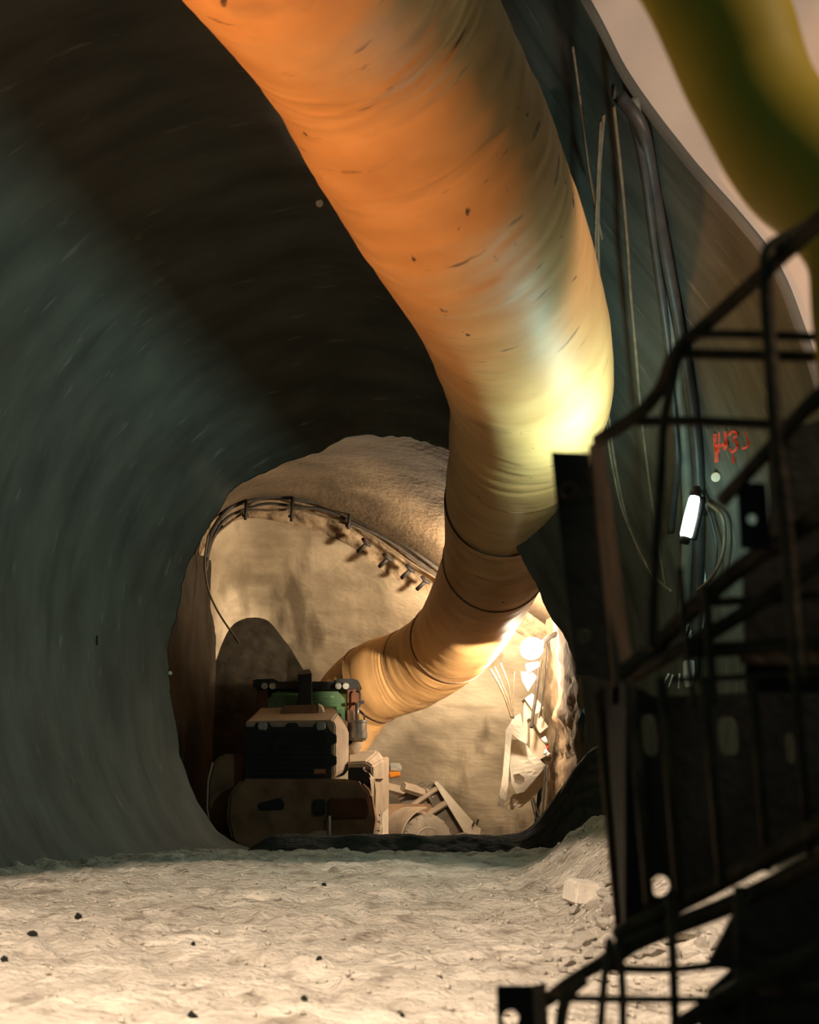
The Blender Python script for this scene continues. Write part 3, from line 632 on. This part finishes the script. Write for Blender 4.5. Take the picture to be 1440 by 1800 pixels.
# cab
c0, c1 = 24.0, 24.95
roof = MB().prism([(443,1198),(452,1195),(486,1194),(486,1199),(588,1199),(590,1194),(624,1194),(633,1199),(632,1206),(624,1212),(450,1212),(444,1206)], c0-.15, c1+.1, c0).build('cab_roof', M_BLACK, L, bevel=.03)
for xs in ((452, 470), (609, 627)):
    for dd_ in (c0, c1-.18):
        MB().prism([(xs[0],1210),(xs[1],1210),(xs[1],1335),(xs[0],1335)], dd_, dd_+.16, c0).build('cab_pillar', M_PAINTO, L, bevel=.02)
MB().prism([(452,1266),(627,1266),(627,1340),(452,1340)], c0, c1, c0).build('cab_body', M_PAINTD, L, bevel=.03)
MB().prism([(470,1228),(486,1215),(594,1215),(606,1228),(609,1266),(470,1266)], c0+.05, c0+.07, c0).build('rear_window', M_GLASS, L)
MB().prism([(472,1212),(607,1212),(607,1268),(472,1268)], c1-.1, c1-.08, c0).build('front_window', M_GLASS, L)
for xs in (460, 618):
    MB().box(V(xs,0,c0).x-.01, V(xs,0,c0).x+.01, c0+.18, c1-.2, V(0,1266,c0).z, V(0,1212,c0).z).build('side_window', M_GLASS, L)
MB().prism([(515,1222),(562,1222),(566,1275),(511,1275)], c0+.7, c0+.9, c0).build('seat_back', M_BLACK, L, bevel=.05)
MB().prism([(575,1244),(605,1240),(605,1262),(575,1262)], c0+.9, c0+1.2, c0).build('console', M_BLACK, L, bevel=.03)
for xs in (465, 479, 595, 608):
    MB().tube([V(xs,1206,c0-.24), V(xs,1206,c0-.12)], [.055, .06], 14).build('work_lamp', M_LENS, roof, smooth=True, angle=.7)
MB().tube([V(443,1204,c0-.1), V(443,1198,c0-.1)], [.05, .035], 10).build('beacon', M_AMBER, roof, smooth=True)
MB().tube([V(546,1225,24.3), V(590,1225,24.3), V(600,1232,24.3)], .018, 6).build('window_glint', M_BUCKL, L, smooth=True)  # pale bars stand in for reflections on the cab glass
MB().tube([V(546,1233,24.3), V(566,1232,24.3), V(580,1238,24.3), V(602,1234,24.3)], .018, 6).build('window_glint', M_BUCKL, L, smooth=True)
MB().tube([V(480,1236,24.3), V(494,1234,24.3)], .018, 6).build('window_glint', M_BUCKL, L, smooth=True)
# air cleaner and pipes
ac = MB(); q0 = V(629,1302,23.3); q1 = V(629,1266,23.3)
ac.tube([q0, q0.lerp(q1, .10), q0.lerp(q1, .12), q0.lerp(q1, .42), q0.lerp(q1, .45), q0.lerp(q1, .86), q0.lerp(q1, .88), q1], [.13, .15, .165, .165, .155, .155, .172, .172], 24)
aco = ac.build('air_cleaner', M_CHROME, L, smooth=True, angle=.6)
MB().tube([V(629,1302,23.3), V(627,1310,23.25), V(620,1318,23.2), V(612,1326,23.2)], [.09, .09, .10, .11], 14).build('intake_elbow', M_PAINT, aco, smooth=True)
MB().tube([V(628,1236,23.6), V(628,1268,23.6)], .035, 10).build('exhaust_pipe', M_CHROME, L, smooth=True)
MB().tube([V(634,1250,23.6), V(640,1256,23.6), V(641,1268,23.6)], .014, 6).build('handrail', M_BLACK, L, smooth=True)
MB().tube([V(627,1215,23.9), V(633,1218,23.8), V(633,1240,23.8), V(630,1244,23.8)], .016, 6).build('handrail', M_BLACK, L, smooth=True)
MB().prism([(630,1232),(640,1231),(640,1236),(630,1238)], 23.7, 23.85).build('mirror', M_BLACK, L, bevel=.01)
MB().prism([(614,1246),(622,1250),(622,1266),(614,1266)], 23.6, 23.8).build('valve_block', M_BOXM, L, bevel=.01)
# right rear fender, stepped and curved
MB().lofty(([(612,1340),(644,1338),(656,1346),(656,1372),(612,1372)], 22.35), ([(612,1323),(664,1320),(674,1335),(674,1372),(612,1372)], 23.3), ([(612,1321),(664,1319),(676,1335),(676,1372),(612,1372)], 24.6)).build('fender', M_PAINT, L, bevel=.03)
MB().prism([(612,1349),(640,1349),(650,1360),(653,1376),(612,1380)], 22.1, 22.6).build('recess_shade', M_BLACK, L, bevel=.02)  # black block in place of the dark recess under the fender top
# crescent trim of the fender
cr = [(640,1348),(650,1354),(658,1368),(661,1390),(660,1420),(656,1448),(655,1462)]; ci = [(638,1352),(645,1358),(651,1371),(653,1390),(651,1412),(652,1440),(653,1462)]
MB().loft([[V(*a_, 22.35) for a_ in cr]+[V(*a_, 22.05) for a_ in ci[::-1]], [V(a_[0]+1, a_[1], 22.6) for a_ in cr]+[V(a_[0], a_[1], 22.6) for a_ in ci[::-1]]]).build('fender_edge', M_PAINT, L)
p = V(663,1325,22.9); q = V(683,1350,24.3)
pan = MB(); zz = lambda py, d: V(0, py, d).z
pan.add([(V(657,0,22.7).x, 22.7, zz(1352,22.7)), (V(684,0,24.2).x, 24.2, zz(1330,24.2)), (V(684,0,24.2).x, 24.2, zz(1420,24.2)), (V(660,0,22.7).x, 22.7, zz(1440,22.7)),
         (V(640,0,22.7).x, 23.0, zz(1352,22.7)), (V(664,0,24.2).x, 24.4, zz(1330,24.2)), (V(664,0,24.2).x, 24.4, zz(1420,24.2)), (V(640,0,22.7).x, 23.0, zz(1440,22.7))],
        [(0,1,2,3),(4,7,6,5),(0,4,5,1),(1,5,6,2),(2,6,7,3),(3,7,4,0)])
pan.build('fender_panel', M_PAINT, L, bevel=.02)
MB().slab((V(672,0,23.6).x, 23.6), (V(683,0,24.2).x, 24.2), zz(1500, 24), zz(1412, 24), .05).build('mud_flap', M_BUCKL, L)
MB().prism([(684,1340),(706,1342),(707,1355),(700,1358),(684,1357)], 24.2, 24.5).build('mirror', M_LENS, L, bevel=.03)
MB().prism([(683,1357),(703,1356),(705,1364),(686,1368)], 24.15, 24.5).build('indicator_lamp', M_AMBER, L, bevel=.015)
MB().prism([(676,1346),(688,1344),(688,1352),(676,1354)], 24.25, 24.4).build('lamp_arm', M_BLACK, L, bevel=.01)
# left rear fender
MB().prism([(432,1325),(390,1325),(374,1340),(366,1372),(364,1420),(368,1442),(378,1455),(432,1455)], 22.3, 24.4).build('fender', M_PAINTD, L, bevel=.04)
MB().tube([V(a_, b_, 22.3) for a_, b_ in [(374,1340),(366,1372),(364,1420),(368,1442),(376,1452)]], .015, 6).build('fender_rim_light', M_BUCKL, L, smooth=True)  # pale strip paints the rim of light along the fender edge
def wheel(center, axis, r, w, parent):
    """tyre with lugs, sidewalls and a dished rim, axis pointing outwards"""
    axis = Vector(axis).normalized(); up = Vector((0, 0, 1)); sd = axis.cross(up).normalized(); c = Vector(center)
    prof = [(-.5, .56), (-.52, .80), (-.46, .94), (-.30, .985), (0, 1.0), (.30, .985), (.46, .94), (.52, .80), (.50, .56)]
    n_ = 44; rings = []
    for h, k_ in prof: rings.append([c+axis*(h*w)+(sd*math.cos(a_)+up*math.sin(a_))*(k_*r) for a_ in [j*2*math.pi/n_ for j in range(n_)]])
    ty = MB().loft(rings).build('tyre', M_TYRE, parent, smooth=True, angle=.6)
    lug = MB()
    for j in range(22):
        a0 = j*2*math.pi/22
        for s_ in (-1, 1):
            aa = a0+(0.14 if s_ > 0 else 0); vs = []
            for h, k0 in ((0.04, 1.0), (.50, .90)):
                for da, kk_ in ((-.055, k0-.03), (.055, k0-.03), (.045, k0+.045), (-.045, k0+.045)):
                    a_ = aa+da+h*.25
                    vs.append(c+axis*(s_*h*w)+(sd*math.cos(a_)+up*math.sin(a_))*(kk_*r))
            lug.add(vs, [(0,1,2,3),(4,7,6,5),(0,4,5,1),(1,5,6,2),(2,6,7,3),(3,7,4,0)])
    lo = lug.build('tread_lugs', M_TYRE, ty); lo['kind'] = 'stuff'
    rp = [(.50, .57), (.53, .55), (.50, .50), (.34, .46), (.30, .30), (.40, .26), (.42, .12), (.42, .01)]
    rings = [[c+axis*(h*w)+(sd*math.cos(j*2*math.pi/36)+up*math.sin(j*2*math.pi/36))*(k_*r) for j in range(36)] for h, k_ in rp]
    MB().loft(rings, True, False).build('rim', M_RIM, ty, smooth=True, angle=.5)
    return ty
wheel((-0.80, 23.35, LG+.72), (1, -.02, 0), .70, .62, L)
wheel((-3.0, 23.35, LG+.72), (-1, 0, 0), .70, .62, L)
fw = V(739, 1486, 26.6)
wheel(fw, (.60, -.80, 0), .64, .52, L)
wheel(fw+Vector((-1.35, 1.75, 0)), (-.60, .80, 0), .64, .52, L)
# front frame, front fender, arms
ax2 = Vector((.60, -.80, 0)); hd = Vector((.80, .60, 0))
def obox(name, c, e0, e1, h0, z0, z1, m_, parent, bevel=.02):
    c = Vector((c[0], c[1], 0)); b_ = [c-hd*e0-ax2*h0, c+hd*e1-ax2*h0, c+hd*e1+ax2*h0, c-hd*e0+ax2*h0]
    return MB().loft([[(p_.x, p_.y, z0) for p_ in b_], [(p_.x, p_.y, z1) for p_ in b_]]).build(name, m_, parent, bevel=bevel)
fc = fw+Vector((-.68, .88, 0))
obox('front_frame', fc, 1.1, .9, .45, -.25, .75, M_PAINTD, L)
obox('main_frame', (-1.75, 24.3, 0), .9, .9, .5, -.35, .9, M_PAINTD, L)
shell = []
for h in (-.32, .34):
    row = [fw+ax2*h+(-hd*math.cos(a_)+Vector((0, 0, 1))*math.sin(a_))*.76 for a_ in np.linspace(-.35, 1.45, 20)]
    row2 = [fw+ax2*h+(-hd*math.cos(a_)+Vector((0, 0, 1))*math.sin(a_))*.73 for a_ in np.linspace(-.35, 1.45, 20)]
    shell.append(row+row2[::-1])
MB().loft(shell).build('front_fender', M_PAINT, L)
for s_ in (-.3, .3):
    b0 = fc+ax2*s_+hd*.2+Vector((0, 0, 1.15)); b1 = fc+ax2*s_+hd*1.75+Vector((0, 0, .55))
    MB().tube([b0, b0.lerp(b1, .5)+Vector((0, 0, .12)), b1], [.10, .12, .10], 6).build('lift_arm', M_PAINT, L)
# bucket: back plate with ribs, two end plates, floor
bk_ = MB().lofty(([(702,1407),(764,1377),(837,1494),(775,1500)], 27.7), ([(700,1404),(766,1374),(840,1492),(772,1500)], 27.78)).build('bucket', M_BUCK, L, bevel=.01)
MB().lofty(([(763,1376),(767,1373),(774,1380),(836,1452),(845,1458),(845,1494),(838,1494),(815,1462)], 27.55), ([(766,1375),(769,1373),(776,1380),(838,1452),(847,1458),(847,1494),(840,1494),(817,1462)], 28.6)).build('end_plate', M_BUCKL, bk_, bevel=.008)
for p0_, p1_, w in [((702,1405),(746,1377),.045), ((726,1415),(768,1386),.055), ((741,1376),(764,1420),.03), ((738,1440),(784,1412),.07)]:
    MB().tube([V(*p0_, 27.6), V(*p1_, 27.6)], w, 6).build('rib', M_PAINT if w > .05 else M_BUCK, bk_)
MB().lofty(([(778,1494),(800,1470),(820,1464),(840,1494)], 27.45), ([(778,1494),(802,1466),(822,1460),(842,1494)], 27.68)).build('bucket_heel', M_PAINT, bk_, bevel=.01)
MB().tube([V(831,1452,27.5), V(833,1446,27.5), V(838,1450,27.5), V(841,1440,27.5)], .02, 6).build('bucket_hook', M_BLACK, bk_)

# ------------------------------------------------------------------ foreground rebar cage and formwork plates
cage = thing('rebar_cage', 'dark blurred welded rebar cage leaning close to the viewer', 'rebar cage', tuple(V(1250,1500,2.7)))
def bar(pts, r, m_=M_RUST, nm='bar', par=None, nn=36):
    q = [V(*p) for p in pts]
    if len(q) > 2: q = [Vector(p) for p in crom([tuple(p) for p in q], nn)]
    return MB().tube(q, r, 8).build(nm, m_, par or cage, smooth=True)
# long bent bars of the upper cage
bar([(1500,335,2.3),(1440,392,2.4),(1345,478,2.55),(1240,572,2.7),(1200,606,2.75),(1178,640,2.8),(1160,685,2.85),(1120,730,2.9),(1050,775,3.0),(960,840,3.1)][:9], .0145)
bar([(1480,350,2.5),(1425,395,2.5),(1385,418,2.5),(1358,432,2.5),(1348,455,2.5),(1348,520,2.5),(1356,640,2.5),(1364,760,2.5),(1380,900,2.5),(1394,1060,2.5),(1404,1200,2.5)], .0135)
bar([(1195,612,2.72),(1185,660,2.72),(1168,740,2.72),(1162,840,2.72),(1154,950,2.72),(1148,1060,2.72),(1146,1140,2.72)], .0100)
bar([(1205,600,2.75),(1230,588,2.7),(1320,588,2.65),(1460,594,2.6)], .0085)
bar([(1190,622,2.75),(1300,624,2.7),(1460,628,2.65)], .0110)
bar([(1120,742,2.85),(1200,740,2.8),(1300,744,2.75),(1400,748,2.7)], .0105)
bar([(1500,640,2.45),(1430,705,2.5),(1380,760,2.55),(1330,815,2.6),(1270,880,2.7)], .0150)
bar([(1460,690,2.6),(1400,740,2.6),(1375,780,2.6),(1372,860,2.6),(1390,960,2.6)], .0120)
bar([(1090,1186,3.0),(1150,1140,2.95),(1230,1060,2.85),(1300,1000,2.75),(1380,945,2.65),(1480,880,2.5)], .0200)
bar([(1110,1190,3.0),(1180,1150,2.9),(1280,1095,2.8),(1380,1030,2.7),(1480,960,2.6)], .0165)
bar([(1195,1000,2.8),(1206,1120,2.8),(1220,1240,2.8)], .0070)
bar([(1240,1030,2.8),(1246,1120,2.8),(1254,1240,2.8)], .0105)
bar([(1180,1195,2.85),(1300,1190,2.8),(1440,1180,2.7)], .0065)
bar([(1210,1060,2.85),(1330,1055,2.8),(1440,1045,2.7)], .0095)
bar([(1200,1145,2.85),(1330,1138,2.8),(1440,1130,2.7)], .0160)
# upright bars in front of the panel
for (xa, ya), (xb, yb) in [((1108,1200),(1142,1590)), ((1163,1190),(1196,1590)), ((1238,1190),(1270,1560)), ((1322,1190),(1350,1530)), ((1398,1190),(1424,1500))]:
    bar([(xa, ya, 2.7), (xb, yb, 2.75)], .0105)
# lower longitudinal bars and the bottom grid
bar([(1085,1645,3.0),(1150,1610,2.95),(1250,1560,2.85),(1360,1500,2.7),(1480,1430,2.5)], .020)
bar([(1060,1700,3.0),(1120,1655,2.95),(1260,1600,2.85),(1380,1545,2.7),(1480,1490,2.55)], .021)
bar([(960,1760,2.8),(1000,1728,2.85),(1060,1690,2.9),(1088,1665,2.95)], .0150, M_RUSTL)
bar([(985,1810,2.75),(990,1772,2.75),(1002,1745,2.75),(1030,1720,2.75)], .0125)
bar([(962,1754,2.75),(1060,1756,2.75),(1180,1757,2.75),(1280,1757,2.75)], .0078)
bar([(1070,1702,2.8),(1180,1704,2.75),(1300,1692,2.7),(1460,1684,2.65)], .0085)
bar([(1072,1650,2.8),(1062,1730,2.75),(1054,1830,2.7)], .0085)
bar([(1088,1650,2.8),(1094,1730,2.75),(1096,1830,2.7)], .0085)
bar([(1178,1570,2.75),(1184,1700,2.7),(1188,1830,2.7)], .0095)
bar([(1302,1560,2.75),(1304,1700,2.7),(1300,1830,2.7)], .0150)
bar([(1200,1800,2.8),(1280,1750,2.7),(1370,1700,2.6),(1480,1660,2.5)], .020)
bar([(1340,1740,2.75),(1480,1738,2.6)], .014)
bar([(1230,1790,2.75),(1340,1775,2.7),(1480,1780,2.6)], .018)

def plate(outline, d, thick, holes, name, m_, parent):
    me = sheet('plate', outline, d, m_, None, holes, thick, 0); me.name = name
    return link(name, me, parent)
def circ(px, py, rx, ry=None, n_=18, rot=0.0):
    ry = ry or rx; return [(px+rx*math.cos(a_)*math.cos(rot)-ry*math.sin(a_)*math.sin(rot), py+rx*math.cos(a_)*math.sin(rot)+ry*math.sin(a_)*math.cos(rot)) for a_ in [i*2*math.pi/n_ for i in range(n_)]]
def slot(px, py, rx, ry, lean=0.10):
    pts = []
    for i in range(24):
        a_ = i*2*math.pi/24; cx_, sy = math.cos(a_), math.sin(a_)
        x_ = math.copysign(abs(cx_)**.55, cx_)*rx; y_ = math.copysign(abs(sy)**.55, sy)*ry
        pts.append((px+x_+y_*lean, py+y_))
    return pts
ang_ = thing('steel_angle', 'dark steel angle post with two bolt holes standing at the left edge of the cage', 'steel post', tuple(V(1040,1195,3.1)))
plate([(969,795),(1036,798),(1076,1196),(1010,1190)], 3.1, .004, [circ(1026,1120,13)], 'flange', M_STEEL, ang_)
MB().tube([Vector(V(1000,862,3.08))+Vector((.016*math.cos(a_), 0, .016*math.sin(a_))) for a_ in np.linspace(0, 6.283, 19)], .003, 6, False).build('bolt_ring', M_RUSTL, ang_, smooth=True)
mb = MB(); mb.loft([[V(1036,785,3.1), V(1058,768,3.45), V(1061,768,3.45), V(1040,785,3.1)], [V(1077,1240,3.1), V(1120,1250,3.45), V(1123,1250,3.45), V(1081,1240,3.1)]]); mb.build('flange', M_RUSTL, ang_)
panel = thing('formwork_panel', 'large dark perforated steel formwork panel behind the rebar bars', 'formwork panel', tuple(V(1250,1600,3.3)))
plate([(1052,1212),(1112,1204),(1150,1225),(1900,1190),(1900,1290),(1480,1470),(1250,1570),(1092,1645)], 3.3, .006,
      [slot(1141,1293,13,36), slot(1279,1294,17,33), slot(1388,1316,7,26), circ(1160,1557,18,19)], 'plate', M_STEEL, panel)
mb = MB(); mb.tube([V(1050,1215,3.27), V(1070,1430,3.27), V(1090,1645,3.27)], .011, 8); mb.build('edge_bead', M_RUSTL, panel, smooth=True)
mb = MB(); mb.loft([[V(1060,1215,3.3), V(1100,1195,3.0), V(1106,1195,3.0), V(1066,1215,3.3)], [V(1095,1645,3.3), V(1098,1648,3.05), V(1102,1648,3.05), V(1100,1645,3.3)]]) ; mb.build('side_flange', M_STEEL, panel)
br = thing('hole_plate', 'small dark steel plate with one round hole hung in the upper cage', 'steel plate', tuple(V(1322,960,2.65)))
plate([(1296,848),(1346,850),(1356,968),(1302,964)], 2.65, .004, [circ(1322,913,9)], 'plate', M_STEEL, br)
sb = thing('steel_beam', 'broad black steel beam filling the right side of the cage', 'steel beam', tuple(V(1400,1150,2.9)))
plate([(1352,800),(1400,750),(1480,730),(1600,720),(1610,1215),(1490,1220),(1312,1216),(1306,985),(1356,970)], 2.95, .008, [circ(1390,930,14, 20)], 'web', M_STEEL, sb)
mb = MB(); mb.loft([[V(1300,1140,2.88), V(1480,1130,2.88), V(1480,1170,2.88), V(1300,1168,2.88)], [V(1300,1140,2.94), V(1480,1130,2.94), V(1480,1170,2.94), V(1300,1168,2.94)]]); mb.build('stiffener', M_RUST, sb)
sb2 = thing('steel_beam', 'lower black steel beam lying under the cage in the bottom corner', 'steel beam', tuple(V(1380,1800,2.9)))
plate([(1225,1830),(1245,1740),(1300,1690),(1480,1640),(1480,1830)], 2.9, .008, [], 'web', M_STEEL, sb2)
plate([(1100,1700),(1180,1640),(1300,1585),(1480,1500),(1480,1660),(1300,1705),(1240,1700)][2:], 3.05, .008, [], 'flange', M_STEEL, sb2)
an2 = thing('steel_angle', 'short steel angle post with one hole at the bottom of the frame', 'steel post', tuple(V(910,1800,2.9)))
plate([(873,1732),(933,1732),(940,1840),(876,1840)], 2.9, .004, [circ(898,1790,14, 15)], 'flange', M_STEEL, an2)
mb = MB(); mb.loft([[V(933,1732,2.9), V(957,1728,3.15), V(960,1728,3.15), V(936,1732,2.9)], [V(940,1840,2.9), V(964,1840,3.15), V(967,1840,3.15), V(943,1840,2.9)]]); mb.build('flange', M_RUSTL, an2)

# ------------------------------------------------------------------ stones
def rock_mesh(seed, m_, sub=1, flat=.75):
    bm = bmesh.new(); bmesh.ops.create_icosphere(bm, subdivisions=sub, radius=1)
    for v in bm.verts:
        c = v.co.copy(); k_ = 1+.75*mnoise.noise(c*1.1+Vector((seed*7.3, seed, 1)))+.18*mnoise.noise(c*2.7+Vector((seed, 3, seed)))
        v.co = c*k_; v.co.z *= flat; v.co.x *= 1+.35*math.sin(seed*2.1)
    me = bpy.data.meshes.new('stone'); bm.to_mesh(me); bm.free(); me.materials.append(m_); return me
rm = [rock_mesh(i+1, M_ROCK) for i in range(7)]
def fz(x, y_):
    i = np.argmin(abs(xx-x)); j = np.argmin(abs(yy-y_)); return float(Z[i, j])
def ground_hit(px, py):
    best = None
    for d in np.arange(4.3, 15.5, .03):
        p = V(px, py, d)
        if p.z <= fz(p.x, d): return d
    return 15.0
def stone(px, py, rpx, me, name, label, group):
    d = ground_hit(px, py); p = V(px, py, d); r = rpx/F*d
    o = bpy.data.objects.new(name, me); COL.objects.link(o)
    o.location = (p.x, d, fz(p.x, d)+r*.42); o.scale = (r, r, r); o.rotation_euler = (random.uniform(-.3, .3), random.uniform(-.3, .3), random.uniform(0, 6.28))
    tag(o, label, 'stone', group)
rub = [(1024,1662,20),(1072,1672,20),(1092,1658,18),(1000,1700,14),(1044,1712,15),(966,1690,12),(950,1712,10),(1078,1590,13),(1036,1600,12),(1056,1618,14),(1010,1606,10),(1018,1640,14),(1046,1652,18),(1066,1636,16),(1078,1610,18),(1085,1640,14),(1008,1672,13),(1034,1684,16),(980,1690,11),(962,1668,10),(1056,1690,13),
       (1110,1665,22),(1140,1650,24),(1170,1662,20),(1205,1655,24),(1232,1668,16),(1258,1664,20),(1120,1688,15),(1150,1682,14),(1190,1684,13),(1290,1672,14),
       (1000,1620,9),(985,1640,8),(1040,1620,11),(1060,1580,11),(1072,1560,9),(1030,1706,11),(990,1712,9),(940,1700,8),(1012,1735,10),(1058,1730,12),(1082,1712,12),(1064,1600,10),(1050,1668,10)]
for i, (a_, b_, r) in enumerate(rub):
    stone(a_, b_, r, rm[i % 7], 'rubble_stone', 'rough grey brown stone in the rubble heap at the foot of the cage', 'rubble stones by the cage')
clod = [rock_mesh(i+20, M_MUCK) for i in range(3)]
for i, (a_, b_, r, lab) in enumerate([(8,1694,11,'dark clod at the left edge of the lit ground'),(57,1647,11,'dark flat clod low on the far left of the lit ground'),(137,1617,7,'small dark clod on the left of the lit ground'),(340,1665,6,'small dark clod left of centre on the lit ground'),
        (561,1690,7,'dark clod in the middle of the lit ground'),(535,1760,6,'small dark clod below the middle clod'),(707,1790,9,'dark clod at the bottom edge left of the steel angle'),(569,1557,5,'tiny dark clod near the shadow line on the ground'),(338,1796,8,'dark clod at the bottom edge left of centre')]):
    stone(a_, b_, r, clod[i % 3], 'earth_clod', lab, 'dark clods on the ground')
# small pebbles, one object
peb = MB()
for i in range(1500):
    a_ = random.choice([random.gauss(1020, 60), random.uniform(0, 1000)]); b_ = random.uniform(1545, 1800)
    d = ground_hit(a_, b_) if i < 0 else None
    yq = random.uniform(4.8, 12); xq = random.choice([random.gauss(1.25, .35), random.uniform(-3.5, 1.6)])
    zq = fz(xq, yq); r = random.uniform(.006, .020); c = Vector((xq, yq, zq+r*.4))
    vs = [c+Vector((r*math.cos(k_*1.57+i), r*math.sin(k_*1.57+i), 0))*random.uniform(.7, 1.3) for k_ in range(4)]+[c+Vector((0, 0, r)), c-Vector((0, 0, r))]
    peb.add(vs, [(0,1,4),(1,2,4),(2,3,4),(3,0,4),(1,0,5),(2,1,5),(3,2,5),(0,3,5)])
o = peb.build('pebbles', M_FLOOR); o['kind'] = 'stuff'; tag(o, 'fine pebbles strewn over the lit dusty ground', 'pebbles')
# pale broken block
d = ground_hit(1022, 1588); p = V(1022, 1588, d); s_ = d/F
mb = MB(); mb.box(-25*s_, 25*s_, -.11, .11, -6*s_, 36*s_)
o = mb.build('concrete_block', M_BLOCK, bevel=.02); o.location = (p.x, d+.05, fz(p.x, d)+.01); o.rotation_euler = (.12, .10, .35)
tag(o, 'pale broken concrete block lying on the mound right of the ground', 'block')
